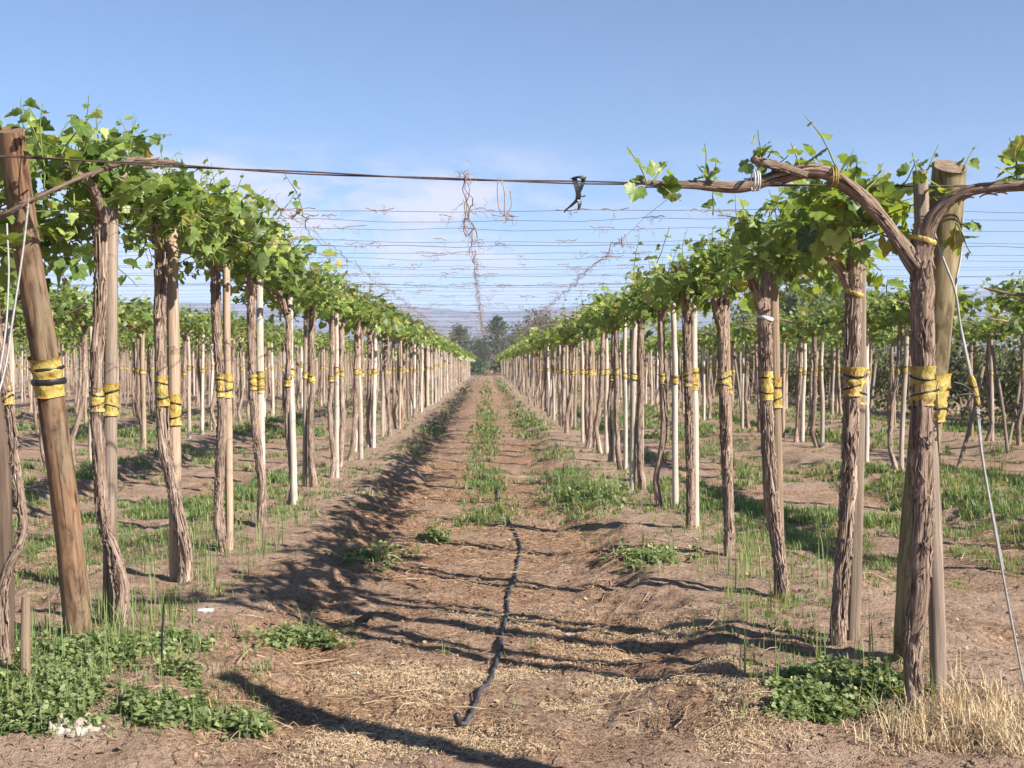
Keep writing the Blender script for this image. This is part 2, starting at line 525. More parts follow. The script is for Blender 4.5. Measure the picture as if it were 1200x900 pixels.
def shoot(mb, p0, d0, L, r, lod=0, leafsize=0.115, droop=0.35, stem=True, dens=1.0, young=0.0):
    """one green shoot with alternating lobed leaves"""
    n = max(4, int(L / 0.05))
    P = [np.array(p0, float)]; d = np.array(d0, float); d /= np.linalg.norm(d)
    for q in range(n):
        d = d + np.array([r.normal(0, .1), r.normal(0, .1), -droop * 0.05 * (1 + q * .12) + r.normal(0, .06)])
        d /= np.linalg.norm(d); P.append(P[-1] + d * L / n)
    P = np.array(P)
    if stem:
        tube(mb, P, np.linspace(.0045, .0018, len(P)), 4, 1, cap=False)
    m = max(3, int(L / 0.055 * dens))
    t = (np.arange(m) + r.uniform(0, .6, m)) / m
    t = np.clip(t, 0, 1)
    idx = t * (len(P) - 1); i0 = np.minimum(idx.astype(int), len(P) - 2); u = (idx - i0)[:, None]
    pos = P[i0] * (1 - u) + P[i0 + 1] * u
    dirs = P[i0 + 1] - P[i0]; dirs /= np.linalg.norm(dirs, axis=1)[:, None]
    ang = np.arange(m) * PI + r.uniform(0, 2 * PI) + r.normal(0, .6, m)
    A = np.cross(dirs, [0.13, 0.2, 1.0]); A /= np.linalg.norm(A, axis=1)[:, None] + 1e-9
    B = np.cross(dirs, A)
    outw = A * np.cos(ang)[:, None] + B * np.sin(ang)[:, None]
    size = leafsize * (1 - 0.72 * t ** 1.6) * r.uniform(.5, 1.3, m)
    pet = size * r.uniform(.3, .75, m)
    pos = pos + outw * pet[:, None] * .9 + dirs * pet[:, None] * .3
    ax = outw + dirs * .45 + np.array([0, 0, -.45]) + r.normal(0, .3, (m, 3))
    nr = np.array([0, 0, 0.9]) + outw * .35 + r.normal(0, .45, (m, 3))
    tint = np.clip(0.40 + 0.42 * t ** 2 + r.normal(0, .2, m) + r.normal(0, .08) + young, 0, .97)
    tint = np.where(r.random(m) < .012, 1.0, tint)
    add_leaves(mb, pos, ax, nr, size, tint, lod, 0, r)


def crown(seed, n=58, lod=0, ly=0.85, lx=0.55, z0=2.08, stem=True, leafsize=0.118, dens=1.0, zj=.075):
    r = np.random.default_rng(seed); mb = MB()
    for q in range(n):
        y = r.uniform(-ly, ly); x = r.normal(0, lx * .55)
        p = (x, y, z0 + r.normal(0, zj) - .06 * (x / lx) ** 2)
        kind = r.random()
        a = r.uniform(0, 2 * PI)
        if kind < .46:                      # spreading
            d = (math.cos(a) * .8, math.sin(a) * 1.0, r.uniform(0, .5)); L = r.uniform(.2, .46)
        elif kind < .80:                    # rising
            d = (math.cos(a) * .5, math.sin(a) * .5, 1.0); L = r.uniform(.14, .36)
        else:                               # hanging edge
            d = (math.cos(a), math.sin(a) * .8, -.35); L = r.uniform(.16, .34)
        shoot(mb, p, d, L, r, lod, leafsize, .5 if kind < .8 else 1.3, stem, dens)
    for q in range(2):                      # a few long free tips above the canopy
        shoot(mb, (r.normal(0, .25), r.uniform(-ly, ly), z0 + .1), (r.normal(0, .25), r.normal(0, .25), 1), r.uniform(.25, .42), r, lod, leafsize * .85, .1, stem, .85, .1)
    return mb


# ------------------------------------------------------------------ trunks, stakes, tape
def trunk_from(P, nring=14, nseg=46, seed=0, rough=.2, ridges=4, arms=(), mb=None):
    """P rows (x, y, z, r); arms: list of such arrays"""
    mb = mb or MB()
    S = spline(P, nseg); zz = S[:, 2] * 4.5
    S[:, 0] += .034 * (fbm(zz, zz * 0 + seed * 3.1, 5, 2) - .5); S[:, 1] += .034 * (fbm(zz, zz * 0 + seed * 3.1 + 50, 6, 2) - .5)
    tube(mb, S[:, :3], S[:, 3], nring, 0, None, True, rough, ridges, seed, 0.0, .4)
    for q, A in enumerate(arms):
        n = max(10, int(nseg * .5)); T = spline(A, n)
        tube(mb, T[:, :3], T[:, 3], max(7, nring - 4), 0, None, True, rough * .85, 3, seed + 5 + q)
    return mb


def bark_strips(mb, S, n, r, L=(.04, .16), w=(.004, .011)):
    """loose shaggy strips of bark lying on a trunk sampled as rows (x, y, z, r)"""
    T, A, B = frames(S[:, :3]); m = len(S); V, Q, bk = [], [], []
    seg = np.linalg.norm(S[1] [:3] - S[0][:3]) + 1e-6
    for q in range(n):
        th = r.uniform(0, 2 * PI); k = max(4, int(r.uniform(*L) / seg)); i0 = int(r.integers(0, max(1, m - k - 1)))
        ww = r.uniform(*w); lift0, lift1 = r.uniform(.0, .003), r.uniform(.001, .011); tw = r.normal(0, .35); base = len(V)
        cnt = 0
        for i in range(i0, min(i0 + k, m)):
            t = (i - i0) / max(k - 1, 1); a = th + tw * t
            nrm = math.cos(a) * A[i] + math.sin(a) * B[i]; sd_ = -math.sin(a) * A[i] + math.cos(a) * B[i]
            c = S[i, :3] + nrm * (S[i, 3] * 1.03 + lift0 + lift1 * abs(2 * t - 1) ** 2); e = sd_ * ww * (1 - .8 * abs(2 * t - 1) ** 3)
            V += [c - e - nrm * .004, c + nrm * .002, c + e - nrm * .004]; f = th * .05
            bk += [(f, q * .1, t * k * seg + q), (f + .01, q * .1 + .01, t * k * seg + q), (f + .02, q * .1, t * k * seg + q)]; cnt += 1
        for i in range(cnt - 1):
            b = base + i * 3; Q += [(b, b + 1, b + 4, b + 3), (b + 1, b + 2, b + 5, b + 4)]
    mb.add(np.array(V), np.array(Q), None, 0, None, np.array(bk))


def interp_path(P, z):
    P = np.asarray(P, float); o = np.argsort(P[:, 2])
    return np.array([np.interp(z, P[o, 2], P[o, c]) for c in range(P.shape[1])])


def tape_band(P, zc, h, seed, grow=1.22, k=14, n=9):
    """crumpled yellow tape wound round the path P (x,y,z,r)"""
    r = np.random.default_rng(seed); mb = MB()
    zz = np.linspace(zc - h / 2, zc + h / 2, n)
    C = np.array([interp_path(P, z) for z in zz])
    rad = C[:, 3] * grow + .004 + r.normal(0, .0025, n)
    rad[0] += .004; rad[-1] += .005
    tube(mb, C[:, :3], rad, k, 0, None, False, .10, 3, seed)
    return mb


def tie_band(P, zc, h, seed, grow=1.3, k=14):
    mb = MB(); zz = np.linspace(zc - h / 2, zc + h / 2, 4)
    C = np.array([interp_path(P, z) for z in zz]); C[:, 2] += 0
    V = C[:, :3].copy()
    tube(mb, V, C[:, 3] * grow + np.array([.003, .008, .008, .003]), k, 0, None, False, .08, 3, seed)
    A = np.concatenate(mb.V); A[:, 2] += .012 * np.sin(seed + np.arctan2(A[:, 1] - V[0, 1], A[:, 0] - V[0, 0]))
    mb.V = [A]
    return mb


ORD = ['', 'first', 'second', 'third', 'fourth', 'fifth', 'sixth', 'seventh', 'eighth', 'ninth', 'tenth', 'eleventh', 'twelfth', 'thirteenth', 'fourteenth']

# variants for the repeats -------------------------------------------------
NVAR = 9


def generic_trunk(seed):
    r = np.random.default_rng(seed)
    k = r.normal(0, .05, 2); b = r.normal(0, .05, 2); h = r.normal(0, .03, 2)
    rr = r.uniform(.026, .036)
    P = [(b[0], b[1], -.15, rr * 1.35), (b[0] * .6 + k[0], b[1] * .6 + k[1], .28, rr * 1.05), (k[0] * .4, k[1] * .4, .72, rr), (h[0], h[1], 1.25, rr * .98),
         (h[0] * 1.3, h[1] * 1.3, 1.68, rr * 1.0), (h[0] * 1.3, h[1] * 1.5, 1.92, rr * 1.02)]
    top = np.array([h[0] * 1.3, h[1] * 1.5, 1.84 + r.normal(0, .05)])
    arms = []
    for q, (ax, ay) in enumerate([(r.normal(0, .1), .7), (r.normal(0, .1), -.7), (.42 * r.choice([-1, 1]), r.normal(0, .2))]):
        arms.append([(top[0], top[1], top[2], rr * .78), (top[0] + ax * .2, top[1] + ay * .2, 2.03 + r.normal(0, .04), rr * .66),
                     (top[0] + ax * .55, top[1] + ay * .55, 2.13 + r.normal(0, .03), rr * .5), (top[0] + ax * .9, top[1] + ay * .9, 2.16, rr * .32)])
    return P, arms


def wood_post(P, square, seed, nring=14, nseg=24, rough=.05, chip=0.0):
    mb = MB(); S = spline(P, nseg)
    tube(mb, S[:, :3], S[:, 3], nring, 0, None, True, rough, 3, seed, square)
    return mb


VT = []
for s in range(NVAR):
    P, arms = generic_trunk(100 + s)
    tb = trunk_from(P, 12, 46, s, .24, 4, arms)
    bark_strips(tb, spline(P, 46), 60, np.random.default_rng(s), (.06, .2), (.004, .009)); tb = tb.mesh('trunk', BARK)
    tp = tape_band(P, 1.25 + .05 * math.sin(s * 3), .085 + .02 * math.sin(s * 5), s, 1.16, 10, 7)
    t = MB(); t.merge(tp)
    for dz in (-.03, .04):
        q = tie_band(P, 1.25 + .05 * math.sin(s * 3) + dz, .007, s, 1.27, 10)
        q.qm = [m * 0 + 1 for m in q.qm]; t.merge(q)
    VT.append((tb, t.mesh('tape', [TAPE, BLACK])))
CR_NEAR = [crown(300 + s, 112, 0, leafsize=.104, lx=.38).mesh('crown', [LEAF, CANE]) for s in range(8)]
CR_THIN = [crown(330 + s, 72, 0, leafsize=.104, lx=.32, ly=.72).mesh('crown', [LEAF, CANE]) for s in range(8)]
CR_MID = [crown(340 + s, 72, 1, dens=.9, leafsize=.12, lx=.42).mesh('crown', [LEAF, CANE]) for s in range(8)]
CR_FAR = [crown(380 + s, 52, 1, dens=.75, leafsize=.135, stem=False, lx=.42).mesh('crown', [LEAF, CANE]) for s in range(8)]
VS = []
for s in range(12):
    r = np.random.default_rng(500 + s)
    rr = r.uniform(.025, .036); ln = r.normal(0, .035, 2)
    top = r.uniform(1.95, 2.22)
    P = [(0, 0, -.2, rr * 1.05), (ln[0] * .3, ln[1] * .3, .7, rr), (ln[0] * .8 + r.normal(0, .016), ln[1] * .8 + r.normal(0, .012), 1.4, rr * .95), (ln[0], ln[1], top, rr * .85)]
    me = wood_post(P, .5 if s % 3 == 0 else 0, s, 12, 30, .14)
    for Vq in me.V:
        kk = Vq[:, 2] > top - .01; Vq[kk, 2] += r.uniform(-.035, .02, kk.sum())
    zc = 1.25 + r.normal(0, .045)
    t = MB(); t.merge(tape_band(P, zc, r.uniform(.06, .11), s + 40, 1.13, 10, 6))
    for dz in (-.03, .035):
        q = tie_band(P, zc + dz, .008, s, 1.2, 10); q.qm = [m * 0 + 1 for m in q.qm]; t.merge(q)
    W = (W_WHITE, W_TAN, W_WHITE, W_WHITE, W_GREY, W_WHITE)[s % 6]
    VS.append((me.mesh('stake', W), t.mesh('tape', [TAPE, BLACK]), ('bleached white', 'tan', 'bleached white', 'bleached white', 'grey', 'bleached white')[s % 6]))


def px_of(x, y, z):
    v = M3.transposed() @ (Vector((x, y, z)) - CAM)
    return 600 + F * v.x / -v.z, 450 - F * v.y / -v.z


def make_vine(x, y, label, group, var, rot, cr):
    e = link('grapevine', None, None, (x, y, zg1(x, y)))
    tag(e, label, 'grapevine', group); e.rotation_euler.z = rot
    link('trunk', VT[var][0], e)
    if rr.random() < .8: link('tape', VT[var][1], e)
    c = link('crown', cr, e); c.rotation_euler.z = -rot + (PI if var % 2 else 0)
    c.location.z = (.08 if x < 0 else -.03) + .035 * math.sin(var * 7 + y)
    return e


def make_stake(x, y, label, group, var, rot):
    e = link('stake', VS[var][0], None, (x, y, zg1(x, y)))
    tag(e, label, 'stake', group); e.rotation_euler.z = rot
    if rr.random() < .85: link('tape', VS[var][1], e)
    return e


# ------------------------------------------------------------------ the two front rows, measured one by one
def wpath(pts, d, x0, y0, z0, dj=None):
    out = []
    for q, (px, py, rad) in enumerate(pts):
        dd = d + (dj[q] if dj else 0)
        p = at(px, py, dd); out.append((p.x - x0, p.y - y0, p.z - z0, rad))
    return out


def near_vine(label, group, d, pts, arms=(), crown_mb=None, tape=None, rough=.22, dj=None, extra=None, seed=0, cr=None, cr_loc=None):
    """pts: (px, py, radius) from the ground up"""
    b = at(pts[0][0], pts[0][1], d); z0 = zg1(b.x, b.y)
    e = link('grapevine', None, None, (b.x, b.y, z0)); tag(e, label, 'grapevine', group)
    P = wpath(pts, d, b.x, b.y, z0, dj)
    P[0] = (P[0][0], P[0][1], -.12, P[0][3])
    A = [wpath(q, d, b.x, b.y, z0, j) for q, j in arms]
    P = [(*p[:3], p[3] * .66) for p in P]; A = [[(*p[:3], p[3] * .72) for p in q] for q in A]
    tb = trunk_from(P, 26, 150, seed, rough, 6, A); rs = np.random.default_rng(seed + 900)
    bark_strips(tb, spline(P, 150), 300, rs, (.05, .24), (.002, .0065)); bark_strips(tb, spline(P, 150), 60, rs)
    for q in A:
        bark_strips(tb, spline(q, 60), 26, rs, (.04, .14), (.003, .007))
    tb.obj('trunk', BARK, e)
    if tape:
        zc = at(pts[0][0], tape[0], d).z - z0; h = tape[1] * d / F * (.66 + .28 * math.sin(seed) ** 2)
        t = tape_band(P, zc, h, seed + 3, 1.12, 20, 14).obj('tape', TAPE, e)
        for f in (.22, -.20):
            tie_band(P, zc + h * f, .010, seed + int(f * 10), 1.19, 20).obj('tie_band', BLACK, t)
    if cr is not None:
        c = link('crown', cr, e); q = cr_loc or (0, 0, 0)
        c.location = (q[0], q[1], q[2] + (.14 if b.x < 0 else -.02))
    if crown_mb is not None:
        crown_mb(b.x, b.y, z0).obj('crown', [LEAF, CANE], e)
    if extra: extra(e, P)
    return e


def near_stake(label, group, d, pts, mat_, square, tape=None, seed=0, name='stake', cat='stake', rough=.05, nring=18):
    b = at(pts[0][0], pts[0][1], d); z0 = zg1(b.x, b.y)
    P = wpath([(a_, b_, c_ * .8) for a_, b_, c_ in pts], d, b.x, b.y, z0)
    P[0] = (P[0][0], P[0][1], -.15, P[0][3])
    o = wood_post(P, square, seed, nring, 50, rough).obj(name, mat_, None, True, (b.x, b.y, z0))
    tag(o, label, cat, group)
    if tape:
        zc = at(pts[0][0], tape[0], d).z - z0; h = tape[1] * d / F
        t = tape_band(P, zc, h, seed + 9, 1.06, 20, 12).obj('tape', TAPE, o)
        for f in (.22, -.22):
            tie_band(P, zc + h * f, .010, seed + int(f * 10), 1.12, 20).obj('tie_band', BLACK, t)
    return o


def string_tie(py, d, matl):
    def f(e, P):
        z = at(600, py, d).z - e.location.z
        tube_mb = tie_band(P, z, .022, 5, 1.22, 18)
        tube_mb.obj('string_tie', matl, e)
    return f


GL = 'grapevines in the row behind the leaning post'
GR = 'grapevines in the row behind the thick upright post'
SL = 'stakes in the row behind the leaning post'
SR = 'stakes in the row behind the thick upright post'

# left front ---------------------------------------------------------------
near_vine('slender winding grapevine at the frame edge, its cane reaching over the leaning post', GL, 5.45,
          [(8, 772, .032), (4, 690, .027), (26, 625, .024), (20, 560, .022), (10, 470, .022), (-4, 380, .022), (-14, 300, .021)],
          [([(-14, 300, .019), (-6, 262, .018), (12, 248, .016), (60, 224, .0135), (112, 201, .0125), (158, 188, .013), (205, 190, .010)], [0, -.05, -.12, -.15, -.1, -.05, .05])],
          tape=(462, 36), seed=41, cr=CR_NEAR[6], cr_loc=(-.35, .75, -.14), dj=[0, 0, 0, 0, 0, .05, .05])
near_stake('dark old stake at the frame edge behind the slender winding grapevine', SL, 5.75,
           [(6, 748, .052), (4, 600, .050), (-6, 420, .048), (-16, 240, .045)], W_DARK, .3, None, 43)
# leaning post
o = near_stake('thick orange-brown round post leaning over, wrapped in yellow tape', None, 6.1,
               [(95, 752, .066), (82, 640, .066), (56, 440, .066), (33, 300, .064), (12, 152, .060)], W_ORANGE, 0, None, 47, 'anchor_post', 'post', .035, 26)
# lean it toward the headland: rebuild its path with real depth
bpy.data.objects.remove(o)
dl = [6.14, 6.05, 5.85, 5.68, 5.42]
pp = [(95, 752), (82, 640), (56, 440), (33, 300), (12, 152)]
rad = [.066, .066, .064, .061, .058]
W = [at(px, py, d) for (px, py), d in zip(pp, dl)]
b0 = W[0]; z0 = zg1(b0.x, b0.y)
LP = [(w.x - b0.x, w.y - b0.y, w.z - z0, q) for w, q in zip(W, rad)]
LP[0] = (*LP[0][:2], -.2, LP[0][3])
o = wood_post(LP, 0, 47, 28, 60, .03).obj('anchor_post', W_ORANGE, None, True, (b0.x, b0.y, z0))
tag(o, 'thick orange-brown round post leaning over, wrapped in yellow tape', 'post')
t = tape_band(LP, W[2].z - z0, .19, 5, 1.06, 26, 14).obj('tape', TAPE, o)
for dz, hh in ((.035, .016), (-.03, .03)):
    tie_band(LP, W[2].z - z0 + dz, hh, 3, 1.11, 26).obj('tie_band', BLACK, t)

near_vine('twisted grapevine just behind the leaning post, trunk kinked outward near its foot', GL, 6.35,
          [(143, 738, .056), (143, 695, .047), (134, 650, .044), (121, 605, .043), (115, 520, .041), (113, 440, .042), (118, 340, .043), (117, 240, .05)],
          [([(122, 260, .04), (105, 215, .03), (60, 190, .02)], [0, -.2, -.4]), ([(122, 255, .04), (150, 205, .03), (190, 190, .02)], [0, .3, .6])],
          tape=(468, 42), seed=3, cr=CR_NEAR[0], cr_loc=(-.12, 0, .16), dj=[0, .02, .03, .05, .03, 0, 0, 0])
near_stake('weathered grey stake tied to the kinked grapevine behind the leaning post', SL, 6.5,
           [(128, 708, .044), (129, 560, .044), (130, 400, .043), (131, 236, .042)], W_GREY, .25, (468, 38), 12)
near_vine('second grapevine behind the leaning post, bowed below its tape beside a round tan stake', GL, 7.69,
          [(213, 705, .062), (218, 655, .054), (208, 598, .050), (195, 530, .047), (189, 450, .046), (188, 360, .047), (189, 275, .055)],
          [([(188, 290, .045), (175, 240, .035), (165, 215, .02)], [0, -.3, -.6]), ([(188, 290, .045), (200, 245, .03), (215, 225, .02)], [0, .3, .7])],
          tape=(458, 38), seed=8, cr=CR_NEAR[1], cr_loc=(.1, 0, .12))
near_stake('round tan stake with flat sawn top, tied to the bowed grapevine', SL, 7.8,
           [(206, 695, .050), (205, 560, .050), (203, 400, .049), (201, 262, .048)], W_TAN, 0, (480, 36), 15)
near_vine('third grapevine behind the leaning post, trunk curving outward at its foot', GL, 8.98,
          [(264, 642, .052), (257, 605, .046), (257, 560, .043), (260, 480, .042), (254, 390, .042), (252, 300, .048)],
          [([(256, 315, .04), (244, 275, .03), (235, 255, .02)], [0, -.3, -.6]), ([(256, 315, .04), (270, 275, .03), (285, 255, .02)], [0, .3, .7])],
          tape=(452, 28), seed=14, cr=CR_NEAR[2], cr_loc=(0, 0, .1))
near_stake('third stake behind the leaning post, slim and pale with forked shadowed top', SL, 9.05,
           [(269, 632, .037), (268, 520, .036), (266, 400, .035), (265, 300, .034)], W_TAN, 0, (452, 28), 16)
near_vine('fourth grapevine behind the leaning post, dark bark beside a white stake', GL, 10.3,
          [(306, 618, .055), (307, 570, .046), (299, 500, .043), (295, 420, .042), (294, 330, .048)],
          [([(296, 345, .04), (288, 310, .03), (280, 290, .02)], [0, -.3, -.6]), ([(296, 345, .04), (306, 310, .03), (318, 290, .02)], [0, .3, .7])],
          tape=(448, 26), seed=19, cr=CR_NEAR[4], cr_loc=(0, 0, .1))
near_stake('fourth stake behind the leaning post, bright white and square-cut', SL, 10.4,
           [(307, 600, .038), (306, 500, .038), (305, 420, .037), (304, 326, .036)], W_WHITE, .5, (448, 26), 17)

# right front --------------------------------------------------------------
D1 = 4.91


def r1_crown(bx, by, bz):
    r = np.random.default_rng(77); m = MB()
    def sh(px, py, tx, ty, lf=.085, dz=0, dens=1.0, dd=0):
        p = at(px, py, D1 + dd); q = at(tx, ty, D1 + dd + dz)
        v = np.array(q - p); L = float(np.linalg.norm(v))
        shoot(m, (p.x - bx, p.y - by, p.z - bz), v, L, r, 0, lf, .05, True, dens, .08)
    sh(758, 214, 738, 170, .085, 0, 1.3); sh(765, 214, 780, 185, .085, .1, 1.3); sh(772, 216, 800, 235, .07); sh(750, 214, 738, 212, .07)
    sh(828, 212, 826, 168, .07, 0, .9); sh(828, 212, 842, 196, .06); sh(835, 214, 815, 195, .055)
    sh(893, 192, 888, 152, .075, 0, 1.2); sh(895, 192, 905, 172, .08, .1, 1.2); sh(890, 195, 882, 182, .07)
    sh(985, 205, 962, 124, .085, 0, .75); sh(940, 200, 928, 165, .08); sh(955, 200, 952, 170, .09, .2); sh(990, 215, 992, 180, .09, .2); sh(1000, 220, 1018, 188, .09, .2)
    sh(1010, 230, 1030, 195, .09, .3); sh(905, 200, 930, 180, .08, .2)
    sh(1080, 215, 1068, 182, .075, .1); sh(1080, 215, 1098, 166, .06, 0, .6); sh(1128, 200, 1138, 178, .05, .1, .8)
    sh(1122, 262, 1130, 295, .075, .1, 1.5); sh(1120, 262, 1150, 268, .06, .1, 1.2); sh(1118, 270, 1118, 300, .06, .1)
    sh(1192, 215, 1186, 150, .12, -.15, .8); sh(1198, 218, 1196, 165, .13, -.2, .8); sh(1205, 218, 1180, 190, .1, -.2)
    for q in range(9):
        p = at(r.uniform(930, 1060), r.uniform(215, 260), 5.2)
        sh(*px_of(*p)[:2], r.uniform(930, 1070), r.uniform(185, 300), .11, .3, 1.1, .3)
    return m


def r1_extra(e, P):
    string_tie(280, D1, TAPE)(e, P)
    # white tie and yellow strap on the cordon
    for (px, py, w, m, nm) in ((885, 212, .016, WHITEP, 'cord_tie'), (976, 207, .02, TAPE, 'cord_tie')):
        p = at(px, py, D1 - .03); mbt = MB()
        c = np.array([p.x - e.location.x, p.y - e.location.y, p.z - e.location.z])
        th = np.linspace(0, 2 * PI, 15)
        for k in range(3):
            ring = c + np.stack([np.full(15, (k - 1) * .008 + .004 * math.sin(k)), .040 * np.cos(th), .040 * np.sin(th)], 1)
            tube(mbt, ring, .0032, 5, 0, cap=False)
        mbt.obj(nm, m, e)


near_vine('old shaggy grapevine before the thick upright post, two long cordons spreading along the cable', GR, D1,
          [(1072, 828, .047), (1070, 760, .050), (1078, 690, .053), (1082, 610, .056), (1080, 540, .058), (1082, 460, .058), (1081, 380, .060), (1080, 320, .062), (1082, 262, .056)],
          [([(1076, 315, .045), (1058, 290, .042), (1030, 252, .040), (1000, 222, .038), (960, 200, .040), (915, 207, .034), (870, 219, .031), (820, 217, .027), (782, 216, .021), (745, 213, .012)],
            [0, 0, 0, -.02, -.02, 0, .02, .02, .02, .02]),
           ([(1082, 300, .045), (1090, 262, .040), (1108, 238, .036), (1135, 224, .033), (1170, 219, .031), (1215, 217, .029), (1300, 217, .025)], [0, -.03, -.06, -.1, -.14, -.18, -.2]),
           ([(945, 204, .026), (915, 196, .022), (893, 190, .018), (880, 186, .010)], [-.02, -.03, -.02, 0])],
          crown_mb=r1_crown, tape=(452, 54), rough=.24, extra=r1_extra, seed=23)
near_stake('grey split stake with jagged top touching the old shaggy grapevine', SR, 5.05,
           [(1101, 812, .040), (1097, 700, .040), (1089, 480, .039), (1084, 340, .038), (1078, 200, .036)], W_GREY, .55, (470, 44), 25)
# thick upright post
pp = [(1062, 790), (1072, 640), (1090, 450), (1102, 320), (1113, 192)]; dl = [5.55, 5.5, 5.4, 5.32, 5.25]
rad = [.070, .071, .072, .073, .074]
W = [at(px, py, d) for (px, py), d in zip(pp, dl)]
b0 = W[0]; z0 = zg1(b0.x, b0.y)
RP = [(w.x - b0.x, w.y - b0.y, w.z - z0, q) for w, q in zip(W, rad)]
RP[0] = (*RP[0][:2], -.2, RP[0][3])
pb = wood_post(RP, 0, 61, 28, 60, .03)
tx_, ty_, tz_ = RP[-1][:3]
for Vq in pb.V:
    kk = Vq[:, 2] > tz_ - .012; Vq[kk, 2] += (Vq[kk, 1] - ty_) * .42 - .01
pb.tm[-1] = pb.tm[-1] * 0 + 1
o = pb.obj('anchor_post', [W_OLIVE, W_END], None, True, (b0.x, b0.y, z0))
tag(o, 'thick upright olive-brown round post with flat sawn top behind the old shaggy grapevine', 'post')
t = tape_band(RP, W[2].z - z0 - .05, .22, 15, 1.05, 26, 14).obj('tape', TAPE, o)
for dz in (.03, -.06):
    tie_band(RP, W[2].z - z0 - .05 + dz, .018, 3, 1.09, 26).obj('tie_band', BLACK, t)

m = MB(); xo, yo = 1.95, 3.18
tube(m, spline([(0, 0, -.2), (.05, -.02, 1.2), (.12, -.05, 2.5)], 30), np.linspace(.088, .080, 30), 20, 0, None, True, .03, 3, 5)
tag(m.obj('anchor_post', W_OLIVE, None, True, (xo, yo, zg1(xo, yo))), 'round wooden post outside the frame, seen only by its shadow crossing the aisle mouth', 'post')
near_vine('second grapevine in the thick post row, one arm forking off above a yellow string', GR, 5.87,
          [(980, 778, .052), (985, 700, .050), (992, 600, .048), (997, 520, .049), (998, 430, .050), (1000, 350, .053), (1003, 280, .045)],
          [([(999, 350, .038), (988, 320, .034), (970, 298, .030), (945, 282, .022)], [0, 0, -.05, -.1]),
           ([(1003, 290, .04), (1008, 250, .034), (1005, 215, .025)], [0, .2, .5])],
          tape=(447, 44), seed=29, cr=CR_THIN[5], cr_loc=(-.05, .15, .0), extra=string_tie(343, 5.87, TAPE))
near_stake('second stake in the thick post row, flat-faced greyish board tied to its vine', SR, 6.0,
           [(998, 790, .042), (1002, 640, .042), (1006, 450, .041), (1007, 290, .040)], W_GREY, .7, (452, 44), 31)
near_vine('third grapevine in the thick post row, forking in a V above a pale string', GR, 7.14,
          [(920, 718, .054), (914, 660, .052), (905, 590, .050), (899, 500, .050), (897, 420, .052), (896, 365, .055)],
          [([(896, 375, .044), (887, 345, .040), (878, 318, .032), (868, 285, .02)], [0, -.05, -.2, -.4]), ([(896, 375, .044), (897, 335, .038), (899, 300, .03), (905, 270, .02)], [0, 0, .2, .5])],
          tape=(452, 36), seed=33, cr=CR_THIN[6], cr_loc=(0, 0, .0), extra=string_tie(372, 7.14, WHITEP))
near_stake('third stake in the thick post row, tan and half hidden behind its forked vine', SR, 7.25,
           [(914, 690, .042), (911, 560, .041), (908, 440, .041), (906, 320, .039)], W_TAN, .2, (460, 36), 35)
near_vine('fourth grapevine in the thick post row, thin dark side arm rising beside its trunk', GR, 8.65,
          [(855, 662, .050), (854, 600, .048), (850, 520, .047), (847, 430, .046), (846, 350, .05)],
          [([(846, 390, .034), (838, 360, .028), (834, 320, .022)], [0, -.05, -.1]), ([(846, 360, .04), (848, 320, .03), (850, 290, .02)], [0, .2, .5])],
          tape=(448, 30), seed=37, cr=CR_THIN[7], cr_loc=(0, 0, .02))
near_stake('fourth stake in the thick post row, slim and pale behind the dark trunk', SR, 8.75,
           [(856, 640, .034), (854, 520, .034), (852, 430, .033), (850, 330, .032)], W_TAN, .2, (448, 28), 39)
near_vine('fifth grapevine in the thick post row, pressed against a bright white stake', GR, 10.1,
          [(809, 612, .048), (809, 560, .046), (807, 480, .045), (805, 420, .045), (804, 355, .05)],
          [([(804, 370, .04), (798, 335, .03), (792, 310, .02)], [0, -.2, -.5]), ([(804, 370, .04), (810, 335, .03), (816, 305, .02)], [0, .2, .5])],
          tape=(444, 26), seed=44, cr=CR_THIN[0], cr_loc=(0, 0, .02))
near_stake('fifth stake in the thick post row, bright white and smooth', SR, 10.15,
           [(815, 610, .044), (814, 520, .043), (813, 440, .043), (812, 358, .041)], W_WHITE, 0, (444, 26), 45)

# ------------------------------------------------------------------ the other vines and stakes
rowname = {}
names_side = ['', 'second', 'third', 'fourth', 'fifth', 'sixth', 'seventh', 'eighth', 'ninth', 'tenth']
vines = []   # (x, y, rowindex, ordinal)
rr = np.random.default_rng(21)
for k in (1, -1):
    y = {1: 11.6, -1: 12.0}[k]; q = {1: 6, -1: 5}[k]
    while y < YEND:
        vines.append((({1: ROW0, -1: ROW0 - PITCH}[k]) + rr.normal(0, .035), y + rr.normal(0, .08), k, q)); y += 1.37; q += 1
ROWS = [(2, ROW0 + PITCH), (3, ROW0 + 2 * PITCH)] + [(-m, ROW0 - m * PITCH) for m in range(2, 11)]
for k, x0 in ROWS:
    y = 5.2 + rr.uniform(0, 1.2)
    while y < YEND:
        px = px_of(x0, y, 1.2)[0]
        lo, hi = (-420, 1200) if k < 0 else (0, 1750)
        if lo < px < hi and not (k in (2,) and abs(px - 1155) < 20):
            vines.append((x0 + rr.normal(0, .06), y + rr.normal(0, .1), k, 0))
        y += 1.37 + rr.normal(0, .04)
inframe = [v for v in vines if -25 < px_of(v[0], v[1], 1.2)[0] < 1225]
inframe.sort(key=lambda v: v[1])
KEEP = set(map(id, inframe[:281]))          # with the eleven measured ones under 300
offframe = [v for v in vines if not -25 < px_of(v[0], v[1], 1.2)[0] < 1225 and v[1] < 22]
SIDE = {1: 'in the thick post row', -1: 'behind the leaning post', 2: 'in the next row beyond the thick post row', 3: 'in the outer row before the scrub'}
